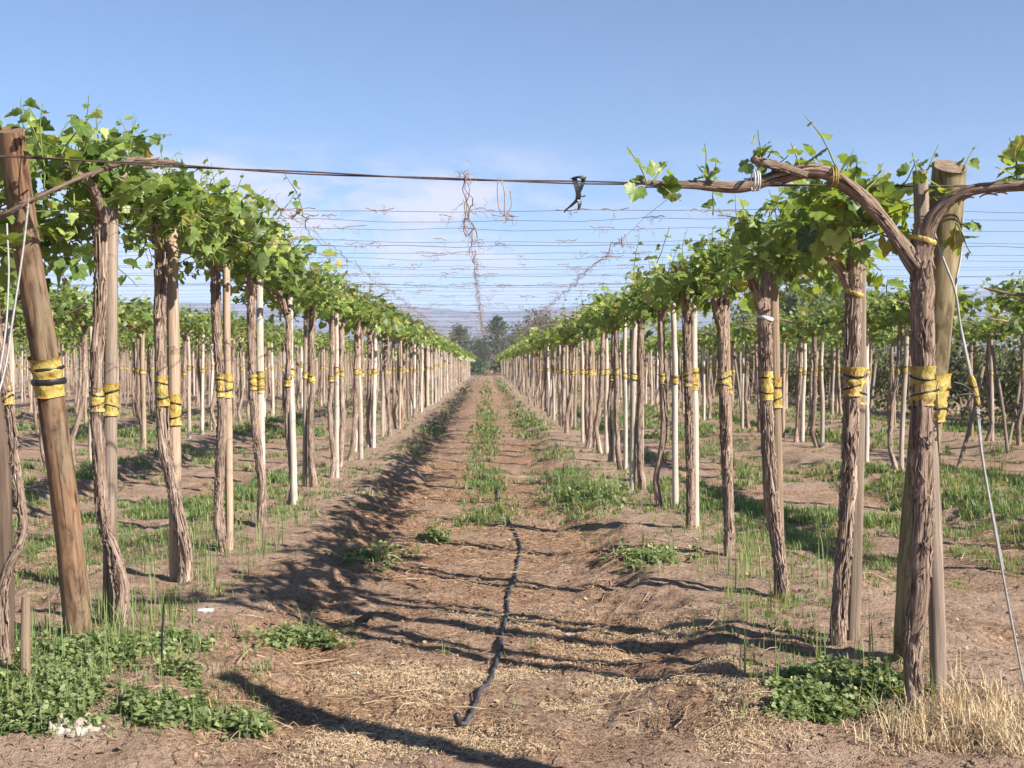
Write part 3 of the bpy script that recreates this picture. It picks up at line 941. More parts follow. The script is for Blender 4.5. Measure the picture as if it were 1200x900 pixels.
for m in range(2, 11):
    SIDE[-m] = f'in the {names_side[m - 1] if m > 2 else "next"} row beyond the leaning post row' if m > 2 else 'in the next row beyond the leaning post row'
cnt = {}
for v in inframe[:281] + offframe:
    x, y, k, q = v
    c = cnt[k] = cnt.get(k, 0) + (1 if id(v) in KEEP else 0)
    var = int(rr.integers(NVAR)); sv = int(rr.integers(12))
    col = VS[sv][2]
    if k in (1, -1):
        g, gs = (GR, SR) if k == 1 else (GL, SL)
        if q <= 10:
            lv = f'{ORD[q]} grapevine from the front {SIDE[k]}'
            ls = f'{ORD[q]} stake from the front {SIDE[k]}, {col}'
        else:
            lv = f'slim brown grapevine beyond the tenth {SIDE[k]}'
            ls = f'{col} stake beyond the tenth vine {SIDE[k]}'
    else:
        g = f'grapevines {SIDE[k]}'; gs = f'stakes {SIDE[k]}'
        if id(v) not in KEEP:
            lv = f'grapevine {SIDE[k]}, standing outside the frame'; ls = f'{col} stake {SIDE[k]}, standing outside the frame'
        elif abs(k) <= 3 and c <= 5:
            lv = f'{ORD[c]} grapevine {SIDE[k]} from the edge'
            ls = f'{ORD[c]} stake {SIDE[k]}, {col}'
        elif abs(k) <= 3:
            lv = f'thin brown grapevine beyond the fifth {SIDE[k]}'
            ls = f'{col} stake beyond the fifth vine {SIDE[k]}'
        else:
            lv = f'thin brown grapevine {SIDE[k]}'
            ls = f'{col} stake {SIDE[k]}'
    cr = CR_THIN if k == 1 and y < 24 else CR_NEAR if y < 17 else (CR_MID if y < 32 else CR_FAR)
    make_vine(x, y, lv, g, var, rr.uniform(0, 2 * PI) if k not in (1, -1) else rr.choice([0, PI]) + rr.normal(0, .5), cr[int(rr.integers(8))])
    if rr.random() < .93:
        a = rr.choice([0, 0, PI]) + rr.normal(0, .45)
        make_stake(x + .095 * math.cos(a), y + .095 * math.sin(a), ls, gs, sv, rr.uniform(0, 2 * PI))

# everything farther: one mass of vines, one of stakes
far = inframe[281:]
vm, sm = MB(), MB()
FT = []
for s in range(5):
    P, arms = generic_trunk(700 + s); m = MB(); S = spline(P, 6)
    tube(m, S[:, :3], S[:, 3] * 1.05, 5, 1, cap=False); FT.append(m)
FC = [crown(720 + s, 16, 2, dens=.45, leafsize=.24, stem=False) for s in range(6)]
for x, y, k, q in far:
    z = zg1(x, y)
    M = Matrix.Translation((x, y, z)) @ Matrix.Rotation(rr.uniform(0, 6), 4, 'Z')
    vm.merge(FT[int(rr.integers(5))], M)
    vm.merge(FC[int(rr.integers(6))], Matrix.Translation((x, y, z)) @ Matrix.Rotation(rr.choice([0, PI]), 4, 'Z'))
    ln = rr.normal(0, .03, 2); h = rr.uniform(1.9, 2.2); a = rr.uniform(0, 6); sx, sy = x + .1 * math.cos(a), y + .1 * math.sin(a)
    w = int(rr.integers(3)); rad_ = rr.uniform(.03, .042)
    S = np.array([(sx, sy, z - .1), (sx + ln[0] * .5, sy + ln[1] * .5, z + 1.19), (sx + ln[0] * .5, sy + ln[1] * .5, z + 1.191), (sx + ln[0] * .55, sy + ln[1] * .55, z + 1.33), (sx + ln[0] * .55, sy + ln[1] * .55, z + 1.331), (sx + ln[0], sy + ln[1], z + h)])
    tube(sm, S[:2], rad_, 5, w, cap=False); tube(sm, S[2:4], rad_ + .004, 5, 3 if rr.random() < .7 else w, cap=False); tube(sm, S[4:], rad_, 5, w, cap=True)
tag(vm.obj('distant_grapevines', [LEAF, BARK]), 'distant rows of grapevines merging toward the far end', 'grapevines', kind='stuff')
tag(sm.obj('distant_stakes', [W_WHITE, W_TAN, W_GREY, TAPE]), 'distant stakes with yellow tape merging toward the far end', 'stakes', kind='stuff')

# ------------------------------------------------------------------ cables and wires
pl = at(22, 184, 5.36); pm = at(720, 213, 4.98); pr = at(1113, 222, 5.2)
A = np.array([(pl.x - 9, pl.y + .3, pl.z + .02), (pl.x, pl.y, pl.z), tuple(at(350, 198, 5.22)), tuple(at(560, 207.5, 5.08)), tuple(pm), tuple(at(900, 217, 5.03)), (pr.x - .03, pr.y - .09, pr.z - .0), (pr.x + 3.5, pr.y, pr.z + .02), (pr.x + 10, pr.y, pr.z)])
la, lb = np.array(pl), np.array([pr.x, pr.y - .09, pr.z]); uu = np.linspace(-2.2, 3.2, 700)
S = la + (lb - la) * uu[:, None]; S[:, 2] -= .035 * np.sin(np.clip(uu, 0, 1) * PI)
mb = MB(); tt = np.arange(700)
for ph in (0, PI):
    Q = S.copy(); Q[:, 1] += .0042 * np.cos(tt * .16 + ph); Q[:, 2] += .0042 * np.sin(tt * .16 + ph) + (.003 * np.sin(tt * .05) if ph else 0)
    tube(mb, Q, .0036, 5, 0)
cab = mb.obj('trellis_cable', CABLE)
tag(cab, 'thick rusty twisted cable strung between the two anchor posts, nearest of all wires', 'cable')

wires = []
X0, X1 = -34.0, 13.0
wmesh = []
for s in range(5):
    r = np.random.default_rng(900 + s); m = MB(); n = 140
    xs = np.linspace(X0, X1, n)
    rows = np.mod((xs - ROW0) / PITCH, 1.0)
    sag = -.028 * np.sin(rows * PI) * r.uniform(.6, 1.5)
    tube(m, np.stack([xs, r.normal(0, .004, n), sag + r.normal(0, .004, n)], 1), .0011 if s < 4 else .0016, 4, 0)
    wmesh.append(m.mesh('trellis_wire', WIRE))
wy = []
y = 5.75; q = 0
rw = np.random.default_rng(5)
while y < YEND:
    o = link('trellis_wire', wmesh[q % 5], None, (0, y, 2.16 + rw.normal(0, .018)))
    o.rotation_euler = (0, rw.normal(0, .0012), rw.normal(0, .004))
    lab = f'{ORD[q + 1]} thin wire behind the thick rusty cable, strung across the aisle' if q < 8 else 'thin wire beyond the eighth behind the rusty cable, strung across the aisle'
    tag(o, lab, 'wire', 'thin wires strung across the vineyard')
    wy.append((y, o.location.z)); q += 1
    y += .5 * (1 if y < 40 else 1.5) + rw.normal(0, .07)
m = MB(); ys = np.linspace(5.2, YEND, 160)
tube(m, np.stack([.01 * np.sin(ys * 3), ys, 2.15 + .01 * np.sin(ys * 2.1)], 1), .0012, 4, 0)
lw = m.mesh('trellis_wire', WIRE)
NM = {0: 'lengthwise wire over the middle of the aisle, hung with dried tendrils', 1: 'lengthwise wire between aisle middle and the thick post row', -1: 'lengthwise wire between aisle middle and the leaning post row'}
for k, x in ((0, -.09), (1, .82), (-1, -1.0)):
    tag(link('trellis_wire', lw, None, (x, 0, .0)), NM[k], 'wire', 'lengthwise wires along the aisle')
for k in range(-7, 3):
    tag(link('trellis_wire', lw, None, (ROW0 + k * PITCH, 0, -.02)), 'lengthwise wire running along a vine row inside its leaves', 'wire', 'lengthwise wires carrying the vine rows')

# dried tendrils clinging to the wires
rt = np.random.default_rng(14)


def curl(mb, p, L, down=1.0, rad=.0016, n=9):
    P = [np.array(p, float)]; d = rt.normal(0, 1, 3) * .6 + np.array([0, 0, -down]); ph = rt.uniform(0, 6)
    for q in range(n):
        d = d / np.linalg.norm(d)
        P.append(P[-1] + d * L / n)
        d = d + rt.normal(0, .55, 3) + .35 * np.array([math.cos(ph + q), math.sin(ph + q), -.2 * down])
    tube(mb, np.array(P), np.linspace(rad, rad * .6, n + 1), 3, 0, cap=False)


tm = MB()
for y, z in wy:
    if y > 40: break
    for x0 in np.concatenate([rt.normal(-.09, .12, 1), rt.uniform(-1.7, 1.6, 4), rt.normal(.82, .15, 1), rt.normal(-1.0, .2, 2)]):
        if rt.random() < .25: continue
        for _ in range(int(rt.integers(2, 6))):
            curl(tm, (x0 + rt.normal(0, .03), y, z - .02), rt.uniform(.02, .11), rt.uniform(.1, 1.0), rt.uniform(.0009, .0019))
        # a bit of cane lying along the wire
        L = rt.uniform(.04, .2); xs = x0 + np.linspace(-L / 2, L / 2, 6)
        tube(tm, np.stack([xs, np.full(6, y) + rt.normal(0, .006, 6), z - .006 + rt.normal(0, .005, 6)], 1), .0024, 4, 0)
for x, y0, y1, dn in ((-.09, 5.4, 30, 7), (.82, 7, 24, 8), (-1.0, 5.6, 20, 3)):
    y = y0
    while y < y1:
        for _ in range(2):
            curl(tm, (x + rt.normal(0, .02), y + rt.normal(0, .05), 2.15 + rt.normal(0, .015)), rt.uniform(.03, .11), rt.uniform(0, .8), rt.uniform(.001, .002))
        y += 1.0 / dn
    ys = np.arange(y0, y1, .12)
    tube(tm, np.stack([x + .015 * np.sin(ys * 7) + rt.normal(0, .008, len(ys)), ys, 2.15 + .02 * np.sin(ys * 5) + rt.normal(0, .01, len(ys))], 1), .0026, 4, 0)
tag(tm.obj('dried_tendrils', TENDRIL), 'dried brown vine tendrils clinging to the overhead wires', 'tendrils', kind='stuff')

# dried knot on the cable over the aisle's middle
m = MB(); p = at(545, 206, 5.06)
for q in range(13):
    curl(m, (p.x + rt.normal(0, .016), p.y + rt.normal(0, .015), p.z + rt.normal(.005, .010)), rt.uniform(.04, .11), rt.uniform(-.2, .7), rt.uniform(.0008, .0016))
for q in range(3):
    P = np.array([p]) + np.cumsum(np.vstack([[0, 0, 0], np.column_stack([rt.normal(.002, .012, 9), rt.normal(.02, .02, 9), np.full(9, -.026)])]), 0)
    tube(m, P, .0022, 4, 0)
tag(m.obj('dried_cane_knot', TENDRIL), 'knot of dried curly canes hanging on the rusty cable above the aisle', 'dried canes')
m = MB(); p = at(584, 210, 5.06)
for s_ in (0, 1):
    P = [(p.x + s_ * .012, p.y, p.z + .006), (p.x - .004 + s_ * .03, p.y - .01, p.z - .06), (p.x + .006 + s_ * .02, p.y, p.z - .13), (p.x + .03, p.y + .01, p.z - .15), (p.x + .055, p.y, p.z - .11), (p.x + .05, p.y, p.z - .05)]
    tube(m, spline(P, 24)[:, :3], .0022, 4, 0)
tag(m.obj('dried_cane_loop', TENDRIL), 'thin dried cane loop dangling from the rusty cable beside the knot', 'dried canes')
m = MB(); p = at(676, 212, 4.98)


def strap(mb, pts, w, t=.003):
    S_ = spline(pts, 14)
    T_, A_, B_ = frames(S_[:, :3])
    for q in range(len(S_) - 1):
        pass
    side = np.stack([np.cos(np.linspace(0, 1.4, 14)), .3 * np.sin(np.linspace(0, 2, 14)), np.sin(np.linspace(0, .8, 14)) * .4], 1)
    side /= np.linalg.norm(side, axis=1)[:, None]
    nn = np.cross(T_, side); nn /= np.linalg.norm(nn, axis=1)[:, None] + 1e-9
    c = S_[:, :3]
    ring = np.stack([c - side * w + nn * t, c + side * w + nn * t, c + side * w - nn * t, c - side * w - nn * t], 1).reshape(-1, 3)
    Q_ = []
    for q in range(13):
        for j_ in range(4):
            Q_.append((q * 4 + j_, q * 4 + (j_ + 1) % 4, q * 4 + 4 + (j_ + 1) % 4, q * 4 + 4 + j_))
    Q_ += [(3, 2, 1, 0), (52, 53, 54, 55)]
    mb.add(ring, Q_)


strap(m, [(p.x - .012, p.y, p.z + .012), (p.x + .0, p.y - .012, p.z - .03), (p.x + .006, p.y, p.z - .07), (p.x - .02, p.y, p.z - .10), (p.x - .05, p.y, p.z - .125)], .0105)
strap(m, [(p.x + .03, p.y, p.z + .014), (p.x + .02, p.y - .01, p.z - .02), (p.x + .004, p.y, p.z - .06), (p.x + .012, p.y, p.z - .09), (p.x + .010, p.y, p.z - .115)], .009)
strap(m, [(p.x + .0, p.y - .01, p.z - .07), (p.x + .02, p.y - .01, p.z - .066), (p.x + .035, p.y, p.z - .062)], .008)
strap(m, [(p.x - .018, p.y - .009, p.z + .008), (p.x + .01, p.y - .012, p.z + .016), (p.x + .036, p.y - .009, p.z + .008)], .012)
tag(m.obj('strap_tie', BLACK, smooth=False), 'black plastic strap knotted round the rusty cable with its ends dangling', 'strap')

# guy cables
m = MB()
P = [at(34, 232, 5.3), at(26, 300, 5.28), at(14, 380, 5.22), at(4, 440, 5.15), at(-30, 560, 4.9), at(-80, 780, 4.5)]
tube(m, spline([tuple(q) for q in P], 30), .0050, 6, 0)
P = [at(8, 262, 5.3), at(10, 330, 5.25), at(2, 420, 5.15), at(-30, 560, 4.9), at(-80, 780, 4.5)]
tube(m, spline([tuple(q) for q in P], 30), .0045, 6, 0)
tag(m.obj('guy_cable', GUY), 'pale grey anchor cable running down beside the leaning post', 'cable')
m = MB()
end = at(1202, 812, 4.93)
P = [at(1094, 270, 4.96), at(1106, 305, 4.95), at(1119, 340, 4.94), at(1126, 385, 4.93), at(1134, 425, 4.93), at(1143, 468, 4.93), at(1150, 530, 4.93), at(1162, 600, 4.93), at(1180, 700, 4.93), end, at(1214, 862, 4.9)]
tube(m, spline([tuple(q) for q in P], 60), .0050, 7, 0)
P = [at(1128, 255, 5.14), at(1126, 300, 5.12), at(1120, 335, 5.05), at(1124, 372, 4.98), at(1133, 415, 4.95), at(1145, 470, 4.94), at(1152, 540, 4.935), at(1166, 616, 4.935), at(1176, 668, 4.935)]
tube(m, spline([tuple(q) for q in P], 60), .0050, 7, 0)
guy = m.obj('guy_cable', GUY)
tag(guy, 'grey doubled anchor cable slanting down from the thick upright post to the ground', 'cable')
m = MB(); P = [at(1137, 440, 4.93), at(1141, 455, 4.93), at(1146, 474, 4.93)]
S = np.array([tuple(q) for q in P]); tube(m, spline(S, 8), [.012, .016, .017, .017, .016, .015, .013, .011], 10, 0, rough=.1, ridges=3)
m.obj('tape', TAPE, guy)
m = MB()
for q in range(4):
    c = at(1140 + q * 3, 452 + q * 11, 4.93); th = np.linspace(0, 2 * PI, 12)
    tube(m, np.array(c) + np.stack([.017 * np.cos(th), .017 * np.sin(th), .006 * np.sin(th)], 1), .003, 4, 0, cap=False)
for tx, ty in ((1110, 470), (1128, 490), (1118, 448)):
    a_, b_ = at(1142, 462, 4.92), at(tx, ty, 4.9)
    tube(m, spline([tuple(a_), tuple(a_.lerp(b_, .5) + Vector((0, 0, .012))), tuple(b_)], 8), .004, 5, 0)
m.obj('tie_band', BLACK, guy)

# slanting props in the outer rows
rp = np.random.default_rng(33)
for q, (px0, py0, px1, py1, d) in enumerate([(1120, 508, 1152, 430, 17), (1182, 498, 1162, 405, 19), (1180, 500, 1200, 410, 20), (1010, 500, 1026, 425, 21), (985, 500, 1000, 420, 23), (1070, 510, 1084, 428, 18.5), (870, 478, 860, 415, 26), (945, 486, 958, 412, 25)]):
    a_ = at(px0, py0, d); a_.z = zg1(a_.x, a_.y) - .1; b_ = at(px1, py1, d + .6)
    m = MB(); tube(m, spline([(a_.x, a_.y, a_.z, .03), ((a_.x + b_.x) / 2 + .03, (a_.y + b_.y) / 2, (a_.z + b_.z) / 2, .029), (b_.x, b_.y, b_.z, .026)], 12)[:, :3], .028, 8, 0, None, True, .08, 3, q)
    tag(m.obj('leaning_prop', W_GREY), 'slanting grey prop pole leaning among the vines near the scrub', 'prop', 'slanting prop poles near the scrub')

# ------------------------------------------------------------------ things on the ground
P = []
for px, py in [(556, 566), (580, 560), (583, 585), (592, 606), (607, 628), (609, 650), (603, 676), (596, 700), (592, 730), (586, 760), (578, 790), (562, 815), (545, 850)]:
    v = M3 @ Vector(((px - 600) / F, (450 - py) / F, -1.0))
    t_ = 3.0
    for _ in range(40):
        w = CAM + v * t_; t_ += (w.z - zg1(w.x, w.y) - .012) / max(.06, -v.z) * .6
    w = CAM + v * t_
    P.append((w.x, w.y, zg1(w.x, w.y) + .014))
S = spline(P, 160)
wob = np.random.default_rng(3)
S[:, 2] = zg(S[:, 0], S[:, 1]) + .013 + .002 * np.abs(np.sin(np.arange(160) * .21))
S[:, 0] += .006 * np.sin(np.arange(160) * .33) + .002 * np.sin(np.arange(160) * .9)
S = np.vstack([S, [S[-1] + (-.02, -.03, .012), S[-1] + (-.035, -.035, .035)]])
m = MB(); tube(m, S, .0098, 8, 0)
hose = m.obj('drip_hose', HOSE); tag(hose, 'black flexible drip hose lying in a wavy line along the aisle floor', 'hose')
m = MB(); e_ = S[-1]; tube(m, np.array([e_ + (.008, .006, -.022), e_ + (-.004, -.002, .014), e_ + (-.006, -.003, .02)]), [.015, .015, .010], 10, 0); m.obj('end_plug', BLACK, hose)
for idx in (40, 88, 118):
    m = MB(); tube(m, S[idx:idx + 3], .0120, 8, 0); m.obj('coupling', BLACK, hose)


def gpt(px, py):
    v = M3 @ Vector(((px - 600) / F, (450 - py) / F, -1.0)); t_ = 3.0
    for _ in range(60):
        w = CAM + v * t_; t_ += (w.z - zg1(w.x, w.y)) / max(.06, -v.z) * .6
    w = CAM + v * t_
    return w.x, w.y, zg1(w.x, w.y)


def crumple(r, L, W_, H, n=26):
    """crumpled sheet heaped on the ground"""
    u, v = np.meshgrid(np.linspace(-1, 1, n), np.linspace(-1, 1, n), indexing='ij')
    x = u * L * (1 + .25 * (fbm(u * 2 + 5, v * 2, r) - .5)); y = v * W_ * (1 + .4 * (fbm(u * 2, v * 2 + 9, r + 1) - .5))
    z = H * (np.abs(fbm(u * 1.7 + 3, v * 1.7, r + 2, 3) - .5) * 2.0) * (1 - .75 * np.maximum(np.abs(u), np.abs(v)) ** 3) + H * .4 * (1 - np.maximum(u * u, v * v))
    x = x + .05 * L * np.sin(z / H * 5); m = MB()
    a = (np.arange(n - 1)[:, None] * n + np.arange(n - 1)[None]).ravel()
    V = np.stack([x, y, z], -1).reshape(-1, 3)
    m.add(V, np.stack([a, a + n, a + n + 1, a + 1], 1))
    # underside, so the cloth has thickness
    m.add(V - np.array([0, 0, .006]), np.stack([a + 1, a + n + 1, a + n, a], 1))
    return m


x, y, z = gpt(86, 856)
cm_ = crumple(4, .062, .055, .06, 30); cm_.merge(crumple(9, .085, .055, .05, 30), Matrix.Translation((.095, .01, 0)) @ Matrix.Rotation(.5, 4, 'Z')); cm_.merge(crumple(15, .05, .03, .02, 20), Matrix.Translation((.045, 0, 0)))
o = cm_.obj('crumpled_cloth', CLOTH, None, True, (x - .045, y, z)); o.rotation_euler.z = .05
tag(o, 'crumpled dirty white cloth lying at the edge of the green weeds', 'cloth')
for q, (px, py, lab, s) in enumerate([(240, 716, 'white plastic scrap in the grass beside the bowed grapevine', .045), (415, 790, 'small white plastic scrap on the bare soil of the aisle', .025), (666, 744, 'tiny white scrap lying past the drip hose among dry straw', .022)]):
    x, y, z = gpt(px, py)
    tag(crumple(30 + q, s, s * .7, s * .5, 12).obj('plastic_scrap', WHITEP, None, True, (x, y, z + .004)), lab, 'scrap')
x, y, z = gpt(30, 800)
m = MB(); tube(m, [(0, 0, -.1), (.0, 0, .2), (.004, 0, .38)], [.02, .02, .018], 10, 0, None, True, .1, 3, 4, .4)
tag(m.obj('wooden_stub', W_TAN, None, True, (x, y, z)), 'short pale wooden stub standing in the green weeds', 'stub')
x, y, z = gpt(189, 780)
m = MB(); tube(m, [(0, 0, -.05), (.004, 0, .12), (.012, 0, .28)], [.006, .005, .004], 6, 0)
m.add([(0, 0, 0)])
tag(m.obj('drip_riser', BLACK, None, True, (x, y, z)), 'thin dark upright drip tube standing at the end of the weeds', 'tube')
x, y, z = gpt(428, 732)
m = MB(); tube(m, [(-.06, 0, .015), (0, .01, .035), (.03, .0, .06), (.05, .01, .03)], [.012, .022, .02, .01], 9, 0, None, True, .25, 3, 4)
tag(m.obj('clod', W_DARK, None, True, (x, y, z)), 'dark lump of old root lying on the sandy slope of the aisle', 'clod')


def weed_patch(polyfn, n, r, hmax, leaf, mat_, grass_n=0):
    """low broadleaf plants: stems with small leaves"""
    m = MB(); pts = []
    while len(pts) < n:
        x, y, w = polyfn(r)
        if r.random() < w: pts.append((x, y, w))
    pos, ax, nr, sz, ti = [], [], [], [], []
    for x, y, w in pts:
        h = hmax * (.35 + .65 * w) * r.uniform(.3, 1.25) * (1.5 if r.random() < .07 else 1); z = zg1(x, y); a0 = r.uniform(0, 6)
        lean = r.normal(0, .45, 2); tv = r.normal(0, .16)
        nl = int(r.integers(6, 11))
        for q in range(nl):
            t = (q + .5) / nl; a = a0 + q * 2.4
            pos.append((x + lean[0] * h * t + .02 * math.cos(a), y + lean[1] * h * t + .02 * math.sin(a), z + h * t))
            ax.append((math.cos(a), math.sin(a), r.uniform(-.2, .5))); nr.append((r.normal(0, .6), r.normal(0, .6), 1))
            sz.append(leaf * (1.1 - .5 * t) * r.uniform(.5, 1.45)); ti.append(np.clip(.22 + .5 * t + tv + r.normal(0, .14), 0, 1))
    add_leaves(m, pos, ax, nr, sz, np.array(ti), 1, 0, r)
    for q in range(grass_n):
        x, y, w = polyfn(r)
        blades(m, np.array([[x, y, zg1(x, y)]]), 5, hmax * r.uniform(1.0, 3.6) * (.4 + .6 * w), .0026, r, 1, r.choice([.45, .6, .7, .95], p=[.4, .3, .22, .08]))
    return m


def blades(m, base, per, h, w, r, mat_, tint, lean=.35):
    n = len(base) * per
    B = np.repeat(np.asarray(base, float), per, 0) + np.column_stack([r.normal(0, .018, n), r.normal(0, .018, n), np.zeros(n)])
    H = np.repeat(np.broadcast_to(np.asarray(h, float), (len(base),)), per) * r.uniform(.45, 1.15, n)
    a = r.uniform(0, 2 * PI, n); l = np.abs(r.normal(0, lean, n))
    side = np.stack([-np.sin(a), np.cos(a), np.zeros(n)], 1) * (np.broadcast_to(np.asarray(w, float), (n,)) if np.ndim(w) == 0 else np.repeat(w, per))[:, None]
    d = np.stack([np.cos(a) * l, np.sin(a) * l, np.ones(n)], 1); d /= np.linalg.norm(d, axis=1)[:, None]
    mid = B + d * (H * .55)[:, None]
    d2 = d + np.stack([np.cos(a) * l, np.sin(a) * l, -l * .9], 1); d2 /= np.linalg.norm(d2, axis=1)[:, None]
    tip = mid + d2 * (H * .45)[:, None]
    V = np.stack([B - side, B + side, mid + side * .75, mid - side * .75, tip], 1).reshape(-1, 3)
    k = np.arange(n)[:, None] * 5
    tt_ = np.clip(np.repeat(np.broadcast_to(np.asarray(tint, float), (len(base),)), per) + r.normal(0, .13, n), 0, 1)
    m.add(V, k + np.array([0, 1, 2, 3]), k + np.array([3, 2, 4]), mat_, np.repeat(tt_, 5))


def zone_l(r):
    # weeds round the foot of the leaning post with a tongue running out over the soil
    px, py = r.uniform(-60, 320), r.uniform(735, 866)
    cx = sstep(-80, 0, px) * (1 - sstep(215, 262, px - (py - 790) * .1)) * (1 - sstep(848, 866, py + .05 * px)) * sstep(735, 765, py)
    tongue = math.exp(-((py - (838 + (px - 200) * .16)) / 9) ** 2) * (1 if 200 < px < 312 else 0)
    x, y, z = gpt(px, py)
    hole = 1 - .8 * math.exp(-((px - 215) / 28) ** 2 - ((py - 822) / 14) ** 2)
    return x, y, float(max(cx * hole * (.03 + .97 * sstep(.43, .58, fbm(np.array([x * 5]), np.array([y * 5]), 3)[0])), .7 * tongue))


def zone_r(r):
    px, py = r.uniform(855, 1085), r.uniform(772, 850)
    w = math.exp(-((px - 985) / 70) ** 2 - ((py - 812 + (px - 980) * .08) / 24) ** 2) * 1.3
    x, y, z = gpt(px, py)
    w *= .25 + 1.1 * float(sstep(.38, .56, fbm(np.array([x * 6]), np.array([y * 6]), 8)[0]))
    return x, y, min(1, w) if w > .22 else 0


def zone_s(cx, cy, sx, sy):
    def f(r):
        px, py = r.normal(cx, sx), r.normal(cy, sy); x, y, z = gpt(px, py)
        return x, y, 1.0
    return f


rg = np.random.default_rng(88)
tag(weed_patch(zone_l, 1150, rg, .065, .031, WEED, 330).obj('weed_patch', [WEED, GRASS]), 'dense green leafy weeds round the foot of the leaning post', 'weeds')
tag(weed_patch(zone_r, 760, rg, .075, .030, WEED, 70).obj('weed_patch', [WEED, GRASS]), 'dark green leafy weeds at the foot of the old shaggy grapevine', 'weeds')
tag(weed_patch(zone_s(352, 752, 24, 6), 90, rg, .075, .034, WEED, 5).obj('weed_patch', [WEED, GRASS]), 'small dark leafy weed clump on the sandy slope near the aisle front', 'weeds', kind='stuff')
tag(weed_patch(zone_s(438, 654, 20, 7), 70, rg, .06, .034, WEED, 12).obj('weed_patch', [WEED, GRASS]), 'small leafy weed clump halfway up the aisle slope in the shade', 'weeds', kind='stuff')
tag(weed_patch(zone_s(512, 633, 7, 2), 26, rg, .10, .05, WEED, 8).obj('weed_patch', [WEED, GRASS]), 'small bright weed tuft in the middle of the aisle', 'weeds', kind='stuff')
tag(weed_patch(zone_s(695, 580, 24, 8), 120, rg, .12, .04, WEED, 70).obj('weed_patch', [WEED, GRASS]), 'bushy green weeds on the ridge before the thick post row', 'weeds', kind='stuff')
tag(weed_patch(zone_s(762, 655, 22, 6), 70, rg, .06, .035, WEED, 20).obj('weed_patch', [WEED, GRASS]), 'sparse green weeds on the lumpy ridge below the white stake', 'weeds', kind='stuff')

# dry straw clump by the old vine
m = MB(); bs = []
while len(bs) < 330:
    px, py = rg.normal(1125, 55), rg.normal(850, 20)
    if py > 885: continue
    bs.append(gpt(px, py))
blades(m, np.array(bs), 13, rg.uniform(.05, .16, len(bs)), .0019, rg, 0, .97, 1.5)
tag(m.obj('straw_clump', STRAW), 'pale dry straw tussock heaped at the foot of the thick upright post', 'straw')

# tall thin stalks: single green shoots by the rows
sm_ = MB()
for px, py, h in [(875, 790, 80), (888, 800, 60), (845, 740, 70), (968, 760, 70), (965, 690, 100), (1018, 800, 110), (905, 800, 55), (860, 690, 60), (1095, 830, 70), (545, 770, 40), (523, 768, 28), (590, 772, 22), (622, 762, 20), (815, 745, 60), (190, 720, 50), (115, 770, 90), (70, 780, 70), (130, 790, 90), (310, 650, 60), (325, 640, 70), (300, 660, 60), (335, 620, 50), (285, 680, 60), (250, 700, 60), (940, 640, 60), (755, 640, 30), (180, 705, 80), (600, 830, 20)]:
    x, y, z = gpt(px, py)
    blades(sm_, np.array([[x, y, z]]), 4, h * y / F, .0035, rg, 0, .6, .12)
tag(sm_.obj('grass_stalks', GRASS), 'tall thin green grass stalks standing beside the vine rows', 'grass', kind='stuff')

# ------------------------------------------------------------------ scattered grass, straw, clods
def sample(n, ymin, ymax, pxlo=-60, pxhi=1260, pw=1.0):
    """points spread evenly over the picture's ground"""
    u = rg.random(n); inv = 1 / ymin + (1 / ymax - 1 / ymin) * u ** pw
    y = 1 / inv; px = rg.uniform(pxlo, pxhi, n); x = (px - 570) / F * y
    return x, y


def green(x, y):
    d = rowdist(x)
    a0 = (np.abs(x + .09) < 1.86)
    n1 = fbm(x * .8, y * .45, 61, 4); n2 = fbm(x * 2.6, y * 2.0, 62, 3)
    center = np.exp(-((x + .02) / .28) ** 2) * sstep(8.5, 14, y) * sstep(.42, .54, n1 * .5 + n2 * .5 + .10 * sstep(14, 30, y))
    right = np.exp(-((x - 1.0) / .35) ** 2) * sstep(9, 14, y) * sstep(.44, .56, n2 * .6 + n1 * .4 + .06)
    left = np.exp(-((x + 1.2) / .3) ** 2) * sstep(10, 16, y) * sstep(.47, .58, n2 * .6 + n1 * .4 + .04) * .7
    aisle = np.maximum(np.maximum(center, right), left)
    rowline = .30 * np.exp(-(d / .35) ** 2) * sstep(5.3, 6.0, y) * sstep(.45, .6, n2)
    oth = sstep(.485, .60, n1 * .55 + n2 * .45 + .035 * sstep(8, 11, y) * (x > 0)) * sstep(7.0, 10, y) * (1 - .5 * np.exp(-(d / .4) ** 2))
    g = np.where(a0, np.maximum(aisle, rowline), np.maximum(oth * (1.0), rowline))
    g = g + np.where((y > YEND), .5, 0)
    return np.clip(g, 0, 1)


gm = MB()
for (n, y0, y1, per, h, w) in ((30000, 5.2, 11, 6, .075, .0030), (30000, 11, 24, 6, .09, .0058), (26000, 24, 60, 5, .12, .013), (16000, 60, 160, 4, .18, .035)):
    x, y = sample(n, y0, y1)
    g = green(x, y); k = rg.random(n) < g * .9
    x, y, g = x[k], y[k], g[k]
    base = np.stack([x, y, zg(x, y)], 1)
    blades(gm, base, per, h * (.5 + .7 * g), w, rg, 0, .36 + .2 * fbm(x * .7, y * .7, 71) + np.where(rg.random(len(x)) < .10, .5, 0), .45)
# upright pale-green stalks along the row ridges
x, y = sample(9000, 5.6, 15)
k = (rowdist(x) < .38) & (rg.random(len(x)) < .20) & (fbm(x * 1.5, y * 1.5, 81) > .47)
x, y = x[k], y[k]
blades(gm, np.stack([x, y, zg(x, y)], 1), 4, rg.uniform(.10, .30, len(x)), .003, rg, 0, .68, .16)
tag(gm.obj('grass', GRASS), 'short green grass and weeds scattered between the vine rows', 'grass', kind='stuff')


